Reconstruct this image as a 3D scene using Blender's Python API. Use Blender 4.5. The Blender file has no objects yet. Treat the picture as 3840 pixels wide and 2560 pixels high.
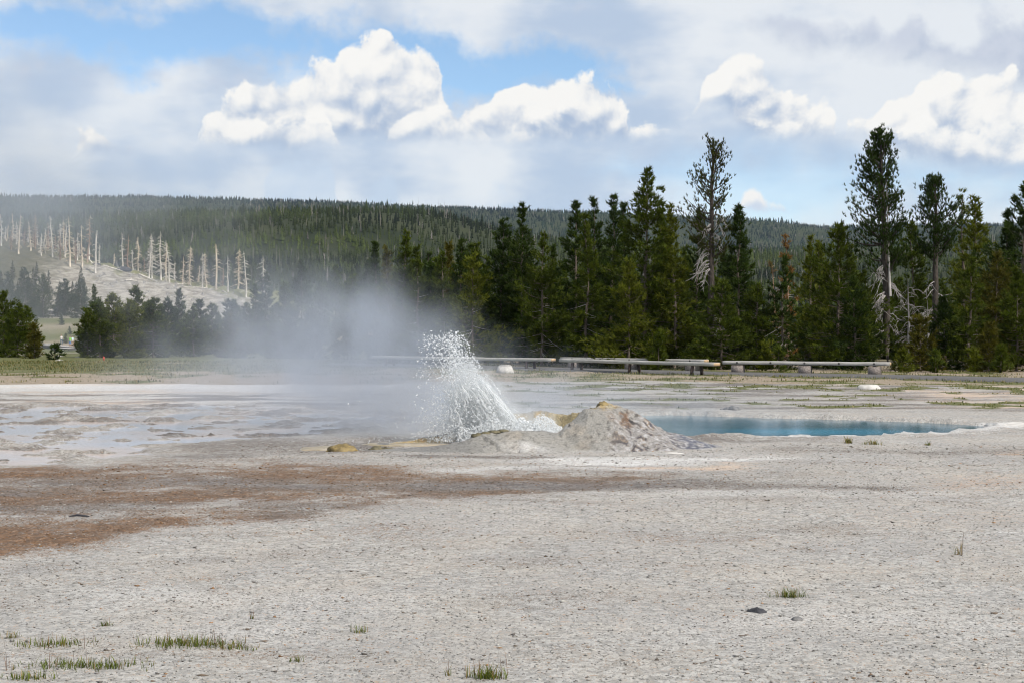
import bpy, bmesh, math, random
import numpy as np
from mathutils import Vector

# ------------------------------------------------------------------ camera, sky, sun, exposure
SC = bpy.context.scene
COL = SC.collection
F, U0, V0, HC = 3267.0, 1176.0, 745.0, 1.7      # focal length in picture units, centre, eye-level row, eye height
cam = bpy.data.cameras.new('camera'); cam.lens = 50; cam.sensor_width = 36
cam.clip_start = 0.1; cam.clip_end = 20000
camo = bpy.data.objects.new('camera', cam); COL.objects.link(camo)
camo.location = (0, 0, HC); camo.rotation_euler = (math.radians(90 - 0.684), 0, 0)
SC.camera = camo

SUN_AZ, SUN_EL = 130.0, 48.0                     # degrees clockwise from +Y, and above the horizon
sd = Vector((math.sin(math.radians(SUN_AZ)) * math.cos(math.radians(SUN_EL)),
             math.cos(math.radians(SUN_AZ)) * math.cos(math.radians(SUN_EL)), math.sin(math.radians(SUN_EL))))
sun = bpy.data.lights.new('sun', 'SUN'); sun.energy = 4.6; sun.angle = math.radians(0.53); sun.color = (1.0, 0.93, 0.83)
suno = bpy.data.objects.new('sun', sun); COL.objects.link(suno)
suno.rotation_euler = sd.to_track_quat('Z', 'Y').to_euler(); suno.location = (40, -30, 60)

SC.view_settings.view_transform = 'Standard'; SC.view_settings.look = 'None'
SC.view_settings.exposure = 0.0; SC.view_settings.gamma = 1.0; SC.view_settings.use_curve_mapping = False
cy = SC.cycles
cy.max_bounces = 6; cy.diffuse_bounces = 4; cy.glossy_bounces = 2; cy.transmission_bounces = 3
cy.volume_bounces = 1; cy.transparent_max_bounces = 24; cy.caustics_reflective = False; cy.caustics_refractive = False
cy.filter_width = 1.1; cy.use_denoising = True; cy.denoiser = 'OPENIMAGEDENOISE'; cy.use_adaptive_sampling = True; cy.adaptive_threshold = 0.018
cy.volume_max_steps = 96; cy.sample_clamp_indirect = 4.0

# ---- small node language
class NT:
    def __init__(s, tree): s.t = tree; tree.nodes.clear()
    def n(s, kind, **kw):
        nd = s.t.nodes.new(kind)
        for k, v in kw.items(): setattr(nd, k, v)
        return nd
    def put(s, sock, v):
        if isinstance(v, bpy.types.NodeSocket): s.t.links.new(v, sock)
        elif v is not None:
            if hasattr(sock.default_value, '__len__') and not hasattr(v, '__len__'): v = (v,) * len(sock.default_value)
            if hasattr(v, '__len__') and hasattr(sock.default_value, '__len__') and len(sock.default_value) == 4 and len(v) == 3: v = (*v, 1)
            sock.default_value = v
    def m(s, op, a, b=None, c=None, clamp=False):
        nd = s.n('ShaderNodeMath', operation=op, use_clamp=clamp)
        for i, v in enumerate((a, b, c)):
            if v is not None: s.put(nd.inputs[i], v)
        return nd.outputs[0]
    def add(s, a, b): return s.m('ADD', a, b)
    def sub(s, a, b): return s.m('SUBTRACT', a, b)
    def mul(s, a, b): return s.m('MULTIPLY', a, b)
    def mad(s, a, b, c): return s.m('MULTIPLY_ADD', a, b, c)
    def step(s, v, lo, hi, a=0.0, b=1.0, kind='SMOOTHSTEP'):
        nd = s.n('ShaderNodeMapRange', interpolation_type=kind)
        for i, x in enumerate((v, lo, hi, a, b)): s.put(nd.inputs[i], x)
        return nd.outputs[0]
    def mix(s, f, a, b, blend='MIX'):
        nd = s.n('ShaderNodeMix', data_type='RGBA', blend_type=blend)
        s.put(nd.inputs[0], f); s.put(nd.inputs[6], a); s.put(nd.inputs[7], b)
        return nd.outputs[2]
    def vm(s, op, a, b=None):
        nd = s.n('ShaderNodeVectorMath', operation=op)
        s.put(nd.inputs[0], a)
        if b is not None: s.put(nd.inputs[1], b)
        return nd.outputs[0]
    def xyz(s, x, y, z):
        nd = s.n('ShaderNodeCombineXYZ')
        for i, v in enumerate((x, y, z)): s.put(nd.inputs[i], v)
        return nd.outputs[0]
    def sep(s, v):
        nd = s.n('ShaderNodeSeparateXYZ'); s.put(nd.inputs[0], v); return nd.outputs
    def noise(s, v, scale, detail=4.0, rough=0.5, dist=0.0, out=0, dim='3D'):
        nd = s.n('ShaderNodeTexNoise', noise_dimensions=dim); s.put(nd.inputs['Vector'], v)
        nd.inputs['Scale'].default_value = scale; nd.inputs['Detail'].default_value = detail
        nd.inputs['Roughness'].default_value = rough; nd.inputs['Distortion'].default_value = dist
        return nd.outputs[out]
    def voro(s, v, scale, detail=0.0, rough=0.5, feature='F1', out='Distance', rand=1.0, smooth=None, dim='3D'):
        nd = s.n('ShaderNodeTexVoronoi', feature=feature, voronoi_dimensions=dim); s.put(nd.inputs['Vector'], v)
        nd.inputs['Scale'].default_value = scale; nd.inputs['Detail'].default_value = detail
        nd.inputs['Roughness'].default_value = rough; nd.inputs['Randomness'].default_value = rand
        if smooth is not None: nd.inputs['Smoothness'].default_value = smooth
        return nd.outputs[out]
    def curve(s, v, pts):
        nd = s.n('ShaderNodeFloatCurve'); s.put(nd.inputs['Value'], v)
        c = nd.mapping.curves[0]; nd.mapping.use_clip = False
        pts = sorted(pts)
        while len(c.points) < len(pts): c.points.new(0.5, 0.5)
        for p, (x, y) in zip(c.points, pts): p.location = (x, y); p.handle_type = 'AUTO'
        nd.mapping.update()
        return nd.outputs[0]

# ---- the sky: a clear Nishita sky, an uneven high veil, and rows of cumulus
world = bpy.data.worlds.new('World'); SC.world = world; world.use_nodes = True
world.cycles.sampling_method = 'NONE'
W = NT(world.node_tree)
sky = W.n('ShaderNodeTexSky', sky_type='NISHITA', sun_disc=False)
sky.sun_elevation = math.radians(SUN_EL); sky.sun_rotation = math.radians(SUN_AZ)
sky.altitude = 2200; sky.air_density = 1.0; sky.dust_density = 0.6; sky.ozone_density = 1.2
gen = W.n('ShaderNodeTexCoord').outputs['Generated']
dx, dy, dz = W.sep(gen)
AMAX = math.atan(U0 / F)
az = W.m('ARCTAN2', dx, dy)
aa = W.m('PINGPONG', W.mad(az, 1 / (2 * AMAX), 0.5), 1.0)          # 0..1 over the picture's width, mirrored beyond it
hh = W.m('DIVIDE', dz, W.m('SQRT', W.add(W.mul(dx, dx), W.mul(dy, dy))))
hh = W.mul(hh, 4.0)                                                # 0 at eye level, about 0.9 at the top of the view
def cpt(u, v):
    a = math.atan((u - U0) / F)
    return (a / (2 * AMAX) + 0.5, max(-0.2, min(1.0, (V0 - v) / F * math.cos(a) * 4)))
def cw(u, w): return (math.atan((u - U0) / F) / (2 * AMAX) + 0.5, w / F * 4)
P = W.xyz(W.mul(az, 4.0), hh, 0.37)                                # same scale along and up
warp = W.noise(P, 3.2, 2.0, 0.55, out=1, dim='2D')
fine = W.noise(P, 14.0, 5.0, 0.58, dim='2D')
streak = W.noise(W.xyz(W.mul(az, 4.0), W.mul(hh, 2.6), 3.1), 2.2, 5.0, 0.52, dim='2D')
n1 = W.sub(fine, 0.5)
wn = W.sub(W.sep(warp)[0], 0.5)

def blueclear():
    return W.vm('MULTIPLY', sky.outputs[0], (0.150, 0.160, 0.158))
c = blueclear()
# veil with clear gaps
def gap(center, half, soft, amp):
    d = W.m('ABSOLUTE', W.sub(W.mad(wn, 0.16, hh), W.curve(aa, center)))
    k = W.add(W.sub(W.curve(aa, half), d), W.mul(n1, amp))
    k = W.mad(W.sub(streak, 0.5), 0.16, k)
    return W.step(k, -soft, soft)
g1 = gap([cpt(u, v) for u, v in ((0, 70), (200, 62), (350, 80), (500, 62), (650, 118), (800, 142), (1000, 160), (1060, 178), (1200, 165), (1350, 190), (1420, 200), (2352, 200))],
         [cw(u, w) for u, w in ((0, 28), (200, 52), (350, 68), (500, 80), (600, 64), (800, 60), (1000, 72), (1100, 60), (1250, 56), (1350, 46), (1440, 12), (1520, -60), (2352, -90))], 0.05, 0.12)
g2 = gap([cpt(u, v) for u, v in ((0, 420), (1300, 420), (1500, 400), (1700, 420), (1900, 410), (2100, 405), (2352, 400))],
         [cw(u, w) for u, w in ((0, -120), (1200, -90), (1420, 10), (1600, 60), (1800, 90), (1950, 55), (2352, 22))], 0.10, 0.10)
veil = W.m('MAXIMUM', W.m('SUBTRACT', 0.94, W.mul(g1, 0.92)), 0.0)
veil = W.m('SUBTRACT', veil, W.mul(g2, 0.55))
vbright = W.step(W.add(W.mad(W.step(aa, 0.55, 0.9), W.step(hh, 0.45, 0.9, 0.0, 0.22), W.mul(streak, 1.0)), W.mul(W.noise(P, 2.3, 4.0, 0.55, dim='2D'), 0.75)), 0.62, 1.12)
vright = W.step(aa, 0.45, 1.0)
vcol = W.mix(vbright, (0.50, 0.60, 0.755), (0.84, 0.865, 0.895))
low = W.step(hh, 0.0, 0.42)
vcol = W.mix(W.mul(W.sub(1.0, low), 0.45), vcol, (0.60, 0.71, 0.86))
c = W.mix(veil, c, vcol)

# cauliflower relief shared by all rows, and the same a little towards the sun
wv = W.vm('MULTIPLY', W.vm('SUBTRACT', warp, (0.5, 0.5, 0.5)), (0.10, 0.10, 0.0))
Q = W.vm('ADD', P, wv)
def lump(v):
    a = W.voro(v, 6.5, 1.0, 0.6, feature='SMOOTH_F1', smooth=0.5, dim='2D')
    return W.mad(W.noise(v, 20.0, 4.0, 0.62, dim='2D'), 0.55, W.sub(0.46, a))
L0 = lump(Q)
L1 = lump(W.vm('ADD', Q, (-0.014, 0.026, 0.0)))
LD = W.sub(L0, L1)
def cloud_row(c, top, base, lit, shade, amp=0.10, soft=0.026, bsoft=0.10, opacity=1.0, ramp=(-0.05, 0.75), relief=1.5):
    """One row of clouds: crest and base lines over the azimuth, cauliflower relief, brighter where it faces the sun."""
    T = W.curve(aa, top); B = W.curve(aa, base)
    dt = W.mad(L0, amp, W.sub(T, hh))
    dt = W.mad(n1, amp * 0.5, dt)
    db = W.mad(n1, 0.06, W.sub(hh, B))
    mask = W.mul(W.step(dt, 0.0, soft), W.step(db, 0.0, bsoft))
    rel = W.m('DIVIDE', W.sub(hh, B), W.m('MAXIMUM', W.sub(T, B), 0.03))
    br = W.mad(LD, relief, W.step(rel, ramp[0], ramp[1]))
    br = W.mad(L0, 0.35, W.add(br, 0.22))
    br = W.mad(n1, 0.55, br)
    col = W.mix(W.step(br, 0.0, 1.5), shade, lit)
    return W.mix(W.mul(mask, opacity), c, col)
LIT, SHD = (0.97, 0.955, 0.925), (0.42, 0.52, 0.69)
# far thunderheads low over the hills, blue with distance
c = cloud_row(c, [cpt(u, v) for u, v in ((0, 560), (560, 500), (600, 440), (640, 385), (700, 372), (760, 385), (790, 450), (830, 440), (880, 425), (925, 465), (960, 510), (1090, 500), (1110, 465), (1150, 452), (1190, 470), (1230, 480), (1300, 500), (1400, 540), (2352, 560))],
              [cpt(0, 600), cpt(2352, 600)], (0.60, 0.72, 0.87), (0.52, 0.66, 0.84), amp=0.10, soft=0.05, opacity=0.55)
# grey scud in front of the bright veil
c = cloud_row(c, [cpt(u, v) for u, v in ((0, 140), (120, 175), (220, 200), (320, 190), (380, 165), (470, 175), (560, 165), (600, 200), (660, 290), (1300, 80), (1330, 45), (1400, 22), (1450, 14), (1500, 55), (1560, 34), (1600, 40), (1640, 90), (1690, 40), (1730, 30), (1850, 44), (1930, 40), (1990, 16), (2030, 60), (2080, 66), (2200, 58), (2300, 40), (2352, 20))],
              [cpt(u, v) for u, v in ((0, 215), (200, 220), (350, 215), (470, 225), (600, 215), (660, 230), (1300, 52), (1340, 52), (1450, 48), (1500, 50), (1560, 54), (1610, 54), (1650, 60), (1700, 75), (1760, 110), (1830, 140), (1950, 150), (2050, 170), (2200, 190), (2352, 230))],
              (0.60, 0.65, 0.76), (0.38, 0.46, 0.62), amp=0.10, soft=0.06, bsoft=0.10, opacity=0.9)
# main cumulus
c = cloud_row(c, [cpt(u, v) for u, v in ((0, 400), (165, 370), (185, 328), (230, 288), (280, 294), (330, 322), (355, 365), (430, 360), (480, 258), (540, 218), (600, 188), (700, 158), (765, 150), (785, 128), (840, 98), (890, 92), (930, 112), (985, 140), (1008, 150), (1020, 205), (1050, 232), (1075, 210), (1120, 205), (1150, 182), (1190, 174), (1225, 200), (1265, 190), (1300, 178), (1350, 192), (1405, 205), (1430, 235), (1450, 275), (1560, 300), (1600, 235), (1635, 180), (1700, 160), (1765, 165), (1805, 188), (1840, 215), (1870, 245), (1910, 280), (1930, 320), (1950, 290), (2010, 260), (2050, 215), (2100, 195), (2170, 170), (2250, 175), (2300, 190), (2352, 200))],
              [cpt(u, v) for u, v in ((0, 385), (240, 366), (345, 352), (430, 340), (520, 352), (700, 352), (800, 338), (1000, 335), (1200, 338), (1420, 335), (1500, 330), (1640, 262), (1700, 310), (1760, 330), (1850, 338), (1950, 330), (2000, 345), (2100, 375), (2200, 392), (2352, 396))],
              LIT, SHD, amp=0.11, bsoft=0.06)
# nearer shoulders of the cumulus
c = cloud_row(c, [cpt(u, v) for u, v in ((0, 420), (440, 370), (458, 285), (490, 245), (530, 235), (580, 252), (630, 262), (690, 255), (745, 270), (775, 335), (860, 360), (890, 300), (930, 255), (990, 235), (1060, 250), (1110, 280), (1140, 330), (1170, 310), (1220, 300), (1260, 278), (1320, 285), (1350, 320), (1400, 350), (1690, 350), (1730, 285), (1795, 258), (1855, 268), (1895, 305), (1920, 350), (2030, 370), (2060, 320), (2130, 290), (2200, 280), (2240, 300), (2300, 280), (2352, 270))],
              [cpt(u, v) for u, v in ((0, 400), (450, 348), (600, 358), (770, 356), (860, 342), (1150, 348), (1400, 338), (1700, 338), (1920, 340), (2040, 372), (2200, 398), (2352, 402))],
              (0.98, 0.965, 0.935), (0.41, 0.52, 0.69), amp=0.105)
# small cumulus over the gap in the trees
c = cloud_row(c, [cpt(u, v) for u, v in ((0, 560), (1680, 560), (1700, 462), (1725, 440), (1745, 440), (1765, 462), (1790, 462), (1815, 480), (1830, 540), (2352, 560))],
              [cpt(u, v) for u, v in ((0, 486), (1700, 488), (1830, 486), (2352, 486))], LIT, (0.66, 0.74, 0.86), amp=0.05, bsoft=0.03)
below = W.step(dz, -0.04, 0.0)
c = W.mix(below, (0.25, 0.24, 0.22), c)
bg = W.n('ShaderNodeBackground'); W.put(bg.inputs[0], c); bg.inputs[1].default_value = 1.0
W.t.links.new(bg.outputs[0], W.n('ShaderNodeOutputWorld').inputs[0])

# ------------------------------------------------------------------ helpers
rng = np.random.default_rng(7)
def gx(u, Y): return (u - U0) / F * Y
def gz(v, Y): return HC - (v - V0) / F * Y
def gy(v, z=0.0): return (HC - z) * F / (v - V0)         # distance of a ground point seen on row v

def tag(o, label=None, cat=None, group=None, kind=None):
    if label: o['label'] = label
    if cat: o['category'] = cat
    if group: o['group'] = group
    if kind: o['kind'] = kind
    return o
def empty(name, loc=(0, 0, 0), rz=0.0):
    o = bpy.data.objects.new(name, None); COL.objects.link(o); o.location = loc; o.rotation_euler = (0, 0, rz)
    o.empty_display_size = 0.2
    return o
def mesh(name, V, T, mat=None, parent=None, smooth=False, cols=None, mats=None, quads=None):
    """One mesh object from an (n,3) vertex array and triangle / quad index arrays; cols: {name: (n,4)} vertex colours."""
    me = bpy.data.meshes.new(name)
    V = np.asarray(V, dtype=np.float32)
    loops, starts, tot = [], [], 0
    if T is not None and len(T):
        T = np.asarray(T, dtype=np.int32); loops.append(T.ravel()); starts.append(np.arange(len(T), dtype=np.int32) * 3); tot = T.size
    if quads is not None and len(quads):
        quads = np.asarray(quads, dtype=np.int32); loops.append(quads.ravel()); starts.append(tot + np.arange(len(quads), dtype=np.int32) * 4)
    loops = np.concatenate(loops); starts = np.concatenate(starts)
    me.vertices.add(len(V)); me.vertices.foreach_set('co', V.ravel())
    me.loops.add(len(loops)); me.loops.foreach_set('vertex_index', loops)
    me.polygons.add(len(starts)); me.polygons.foreach_set('loop_start', starts)
    if smooth: me.polygons.foreach_set('use_smooth', np.ones(len(starts), dtype=bool))
    for k, c in (cols or {}).items():
        a = me.color_attributes.new(k, 'FLOAT_COLOR', 'POINT'); a.data.foreach_set('color', np.asarray(c, dtype=np.float32).ravel())
    me.update(calc_edges=True); me.validate()
    if mat: me.materials.append(mat)
    o = bpy.data.objects.new(name, me); COL.objects.link(o)
    if parent: o.parent = parent
    return o
class MB:
    """Collects vertices and triangles."""
    def __init__(s): s.v = []; s.t = []; s.n = 0; s.c = []
    def add(s, V, T, col=None):
        V = np.asarray(V, float).reshape(-1, 3); s.v.append(V); s.t.append(np.asarray(T, int).reshape(-1, 3) + s.n); s.n += len(V)
        s.c.append(np.tile(np.asarray(col if col is not None else (1, 1, 1, 1), float), (len(V), 1)) if col is None or np.ndim(col) == 1 else np.asarray(col, float))
    def tube(s, pts, rad, sides=5, col=None):
        pts = np.asarray(pts, float); n = len(pts)
        d = np.gradient(pts, axis=0); d /= np.linalg.norm(d, axis=1, keepdims=True) + 1e-9
        ref = np.where(np.abs(d[:, 2:3]) > 0.9, np.array([[1.0, 0, 0]]), np.array([[0, 0, 1.0]]))
        a = np.cross(d, ref); a /= np.linalg.norm(a, axis=1, keepdims=True) + 1e-9
        b = np.cross(d, a)
        th = np.linspace(0, 2 * np.pi, sides, endpoint=False)
        V = pts[:, None] + np.asarray(rad, float).reshape(-1, 1, 1) * (np.cos(th)[None, :, None] * a[:, None] + np.sin(th)[None, :, None] * b[:, None])
        T = []
        for i in range(n - 1):
            for k in range(sides):
                p, q = i * sides + k, i * sides + (k + 1) % sides
                T += [(p, q, q + sides), (p, q + sides, p + sides)]
        for k in range(1, sides - 1): T += [(0, k, k + 1), ((n - 1) * sides, (n - 1) * sides + k + 1, (n - 1) * sides + k)]
        s.add(V.reshape(-1, 3), T, col)
    def build(s, name, mat=None, parent=None, smooth=False, cols=False):
        return mesh(name, np.concatenate(s.v), np.concatenate(s.t), mat, parent, smooth, {'col': np.concatenate(s.c)} if cols else None)

_perm = np.random.default_rng(3).permutation(512)
_grad = np.stack([np.cos(np.linspace(0, 2 * np.pi, 32, endpoint=False)), np.sin(np.linspace(0, 2 * np.pi, 32, endpoint=False))], 1)
def perlin(x, y, seed=0):
    x = np.asarray(x, float) + seed * 17.31; y = np.asarray(y, float) + seed * 9.77
    xi = np.floor(x).astype(int); yi = np.floor(y).astype(int); xf = x - xi; yf = y - yi
    def g(i, j, a, b):
        h = _perm[(_perm[(i) & 511] + j) & 511] & 31
        return _grad[h, 0] * a + _grad[h, 1] * b
    u = xf * xf * xf * (xf * (xf * 6 - 15) + 10); v = yf * yf * yf * (yf * (yf * 6 - 15) + 10)
    a = g(xi, yi, xf, yf); b = g(xi + 1, yi, xf - 1, yf); c = g(xi, yi + 1, xf, yf - 1); d = g(xi + 1, yi + 1, xf - 1, yf - 1)
    return (a + u * (b - a)) * (1 - v) + (c + u * (d - c)) * v
def fbm(x, y, oct=4, seed=0, gain=0.5):
    r, a, f = 0.0, 1.0, 1.0
    for o in range(oct):
        r = r + a * perlin(x * f, y * f, seed + o * 3.7); a *= gain; f *= 2.03
    return r
def sstep(v, a, b):
    t = np.clip((v - a) / (b - a), 0, 1); return t * t * (3 - 2 * t)
def poly_sd(x, y, poly):
    """Signed distance to a closed polygon (negative inside)."""
    x = np.asarray(x, float); y = np.asarray(y, float)
    d = np.full(x.shape, 1e9); ins = np.zeros(x.shape, bool); n = len(poly)
    for i in range(n):
        ax, ay = poly[i]; bx, by = poly[(i + 1) % n]
        ex, ey = bx - ax, by - ay
        t = np.clip(((x - ax) * ex + (y - ay) * ey) / (ex * ex + ey * ey), 0, 1)
        d = np.minimum(d, np.hypot(x - ax - t * ex, y - ay - t * ey))
        ins ^= ((ay > y) != (by > y)) & (x < ex * (y - ay) / (ey + 1e-12) + ax)
    return np.where(ins, -d, d)
def smooth_poly(P, it=3):
    for _ in range(it):
        Q = []
        for i in range(len(P)):
            a, b = np.array(P[i]), np.array(P[(i + 1) % len(P)])
            Q += [tuple(a * .75 + b * .25), tuple(a * .25 + b * .75)]
        P = Q
    return P

# ------------------------------------------------------------------ materials
def material(name):
    m = bpy.data.materials.new(name); m.use_nodes = True
    t = NT(m.node_tree)
    out = t.n('ShaderNodeOutputMaterial')
    return m, t, out
def bsdf(t, out, col, rough=0.8, spec=0.3, bump=None, bstr=0.5, bdist=0.02, metal=0.0):
    b = t.n('ShaderNodeBsdfPrincipled')
    t.put(b.inputs['Base Color'], col); t.put(b.inputs['Roughness'], rough); t.put(b.inputs['Specular IOR Level'], spec); b.inputs['Metallic'].default_value = metal
    if bump is not None:
        bp = t.n('ShaderNodeBump'); bp.inputs['Strength'].default_value = bstr; bp.inputs['Distance'].default_value = bdist
        t.put(bp.inputs['Height'], bump); t.t.links.new(bp.outputs[0], b.inputs['Normal'])
    t.t.links.new(b.outputs[0], out.inputs['Surface'])
    return b
def attr(t, name):
    return t.n('ShaderNodeAttribute', attribute_name=name)
MATS = {}
def simple(name, c1, c2, scale=6.0, rough=0.8, spec=0.3, bstr=0.4, bdist=0.01, stretch=(1, 1, 1), detail=5.0, spots=None):
    m, t, out = material(name)
    co = t.vm('MULTIPLY', t.n('ShaderNodeTexCoord').outputs['Object'], stretch)
    n = t.noise(co, scale, detail, 0.62)
    col = t.mix(t.step(n, 0.32, 0.68), c1, c2)
    if spots:
        sp = t.step(t.noise(co, scale * 6, 2.0, 0.5), spots[1], spots[1] + 0.06)
        col = t.mix(sp, col, spots[0])
    bsdf(t, out, col, rough, spec, n, bstr, bdist)
    MATS[name] = m
    return m
simple('old_grey_wood', (0.27, 0.26, 0.245), (0.44, 0.43, 0.41), 5.0, 0.85, 0.2, 0.5, 0.006, (0.6, 9, 9), spots=((0.12, 0.11, 0.10), 0.66))
simple('sunlit_end_grain', (0.40, 0.27, 0.15), (0.55, 0.42, 0.28), 14.0, 0.85, 0.2)  # cut plank end, with the warm sunlight on it put into the colour
simple('bolt_steel', (0.025, 0.025, 0.027), (0.06, 0.055, 0.05), 30.0, 0.5, 0.5)
simple('rusty_leg', (0.035, 0.022, 0.018), (0.075, 0.045, 0.035), 12.0, 0.7, 0.3)
simple('pebble_concrete', (0.14, 0.12, 0.11), (0.30, 0.265, 0.245), 30.0, 0.9, 0.2, 0.7, 0.01)
simple('pale_block', (0.42, 0.40, 0.38), (0.62, 0.60, 0.57), 5.0, 0.9, 0.2, 0.4, 0.01)
simple('white_stone', (0.40, 0.385, 0.36), (0.58, 0.565, 0.54), 5.0, 0.9, 0.2, 0.6, 0.02)
simple('black_rock', (0.018, 0.019, 0.024), (0.05, 0.05, 0.058), 22.0, 0.75, 0.35, 0.9, 0.012)
simple('grey_rock', (0.09, 0.09, 0.095), (0.2, 0.195, 0.19), 14.0, 0.85, 0.3, 0.9, 0.02)
simple('mound_rock', (0.15, 0.14, 0.125), (0.30, 0.28, 0.26), 14.0, 0.85, 0.3, 0.9, 0.02)
simple('ochre_rock', (0.10, 0.075, 0.03), (0.27, 0.20, 0.08), 9.0, 0.6, 0.4, 0.9, 0.02, spots=((0.07, 0.05, 0.025), 0.6))
simple('olive_rock', (0.05, 0.045, 0.025), (0.15, 0.13, 0.075), 12.0, 0.6, 0.4, 0.9, 0.02)
simple('asphalt', (0.085, 0.083, 0.083), (0.13, 0.126, 0.124), 9.0, 0.9, 0.25, 0.4, 0.008)
simple('bark', (0.075, 0.06, 0.047), (0.17, 0.14, 0.115), 9.0, 0.9, 0.15, 0.8, 0.02, (3, 3, 0.7))
simple('dark_bark', (0.04, 0.034, 0.030), (0.10, 0.084, 0.072), 9.0, 0.9, 0.15, 0.8, 0.02, (3, 3, 0.7))
simple('silver_wood', (0.24, 0.225, 0.215), (0.46, 0.44, 0.42), 7.0, 0.85, 0.2, 0.4, 0.01, (3, 3, 0.6))
simple('bleached_wood', (0.46, 0.37, 0.27), (0.66, 0.58, 0.47), 0.6, 0.85, 0.2, 0.3, 0.02, (3, 3, 0.4))
simple('bleached_grey_wood', (0.44, 0.40, 0.35), (0.66, 0.62, 0.56), 0.6, 0.85, 0.2, 0.3, 0.02, (3, 3, 0.4))
simple('rusty_dead_wood', (0.20, 0.12, 0.075), (0.34, 0.24, 0.17), 0.8, 0.85, 0.2, 0.3, 0.02, (3, 3, 0.4))
simple('boardwalk_planks', (0.30, 0.29, 0.27), (0.46, 0.44, 0.42), 3.0, 0.85, 0.2, 0.4, 0.02, (1, 9, 1))
simple('boardwalk_edge', (0.06, 0.055, 0.05), (0.11, 0.10, 0.09), 3.0, 0.85, 0.2)
simple('red_paint', (0.42, 0.05, 0.03), (0.5, 0.08, 0.05), 3.0, 0.6, 0.4)

def foliage(name, trans=0.32):
    """Needles: colour from the tuft's own tint, a little light through them; each tree a shade of its own."""
    m, t, out = material(name)
    a = attr(t, 'col').outputs['Color']
    r = t.n('ShaderNodeObjectInfo').outputs['Random']
    col = t.mix(t.step(r, 0.0, 1.0, 0.0, 0.5, 'LINEAR'), a, t.mix(1.0, a, (1.04, 1.0, 0.8), 'MULTIPLY'))
    b = t.n('ShaderNodeBsdfPrincipled'); t.put(b.inputs['Base Color'], col)
    b.inputs['Roughness'].default_value = 0.6; b.inputs['Specular IOR Level'].default_value = 0.1
    tr = t.n('ShaderNodeBsdfTranslucent'); t.put(tr.inputs[0], t.mix(1.0, col, (1.25, 1.4, 0.6), 'MULTIPLY'))
    mx = t.n('ShaderNodeMixShader'); mx.inputs[0].default_value = trans
    t.t.links.new(b.outputs[0], mx.inputs[1]); t.t.links.new(tr.outputs[0], mx.inputs[2]); t.t.links.new(mx.outputs[0], out.inputs['Surface'])
    return m
MATS['needles'] = foliage('needles'); MATS['grass_blades'] = foliage('grass_blades', 0.35)
def vertexcolor(name, rough=0.85, spec=0.2, nscale=10.0, amt=0.35, bstr=0.5, bdist=0.02):
    m, t, out = material(name)
    co = t.n('ShaderNodeTexCoord').outputs['Object']
    n = t.noise(co, nscale, 6.0, 0.65)
    col = t.mix(1.0, attr(t, 'col').outputs['Color'], t.xyz(*(t.step(n, 0.25, 0.75, 1 - amt, 1 + amt, 'LINEAR'),) * 3), 'MULTIPLY')
    bsdf(t, out, col, rough, spec, n, bstr, bdist)
    MATS[name] = m
    return m
vertexcolor('cloth_and_skin', nscale=20, amt=0.1)
vertexcolor('forest', 0.95, 0.03, 0.4, 0.25)

# ------------------------------------------------------------------ ground
POOL = smooth_poly([(1.2, 24.0), (1.7, 26.2), (2.8, 27.3), (4.0, 26.6), (5.2, 26.0), (6.4, 25.5), (7.5, 24.9), (8.1, 23.7), (7.6, 22.8), (6.4, 22.0), (4.9, 21.5), (3.5, 21.4), (2.5, 21.5), (1.6, 22.5)], 2)
RUN = smooth_poly([(-15, 16.0), (-6.4, 16.5), (-4.9, 17.0), (-4.7, 18.0), (-3.9, 18.4), (-4.6, 19.6), (-3.9, 20.6), (-2.4, 21.5), (-1.6, 23.5), (-1.2, 27.0), (-3.5, 30.0), (-8, 31.0), (-15, 30.0)], 2)
PATHN = [(-8.0, 58.0), (-6.0, 57.0), (-2.0, 54.4), (1.2, 52.0), (6.9, 47.6), (11.9, 44.3), (14.6, 41.2), (20, 36)]
PATHF = [(-6.6, 60.6), (-4.6, 59.5), (-0.5, 56.7), (2.2, 54.4), (7.4, 50.0), (12.7, 46.9), (16.5, 43.8), (22.5, 38.6)]
def path_dist(x, y):
    c = [((a[0] + b[0]) / 2, (a[1] + b[1]) / 2) for a, b in zip(PATHN, PATHF)]
    d = np.full(np.shape(x), 1e9)
    for (ax, ay), (bx, by) in zip(c[:-1], c[1:]):
        ex, ey = bx - ax, by - ay
        t = np.clip(((x - ax) * ex + (y - ay) * ey) / (ex * ex + ey * ey), 0, 1)
        d = np.minimum(d, np.hypot(x - ax - t * ex, y - ay - t * ey))
    return d
def ledge_z(x, y):
    n = fbm(x * 0.5, y * 0.9, 4, 21) * 0.5 + 0.5
    return n
def terrain_far(x, y):
    """Large shape: a shallow dip beyond the young pines, then a low bench in front of the knoll."""
    left = sstep(-x, 6, 22)
    z = -2.3 * sstep(y, 72, 190) * left
    z = z + left * 5.2 * sstep(y, 246, 285)
    return z
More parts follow.
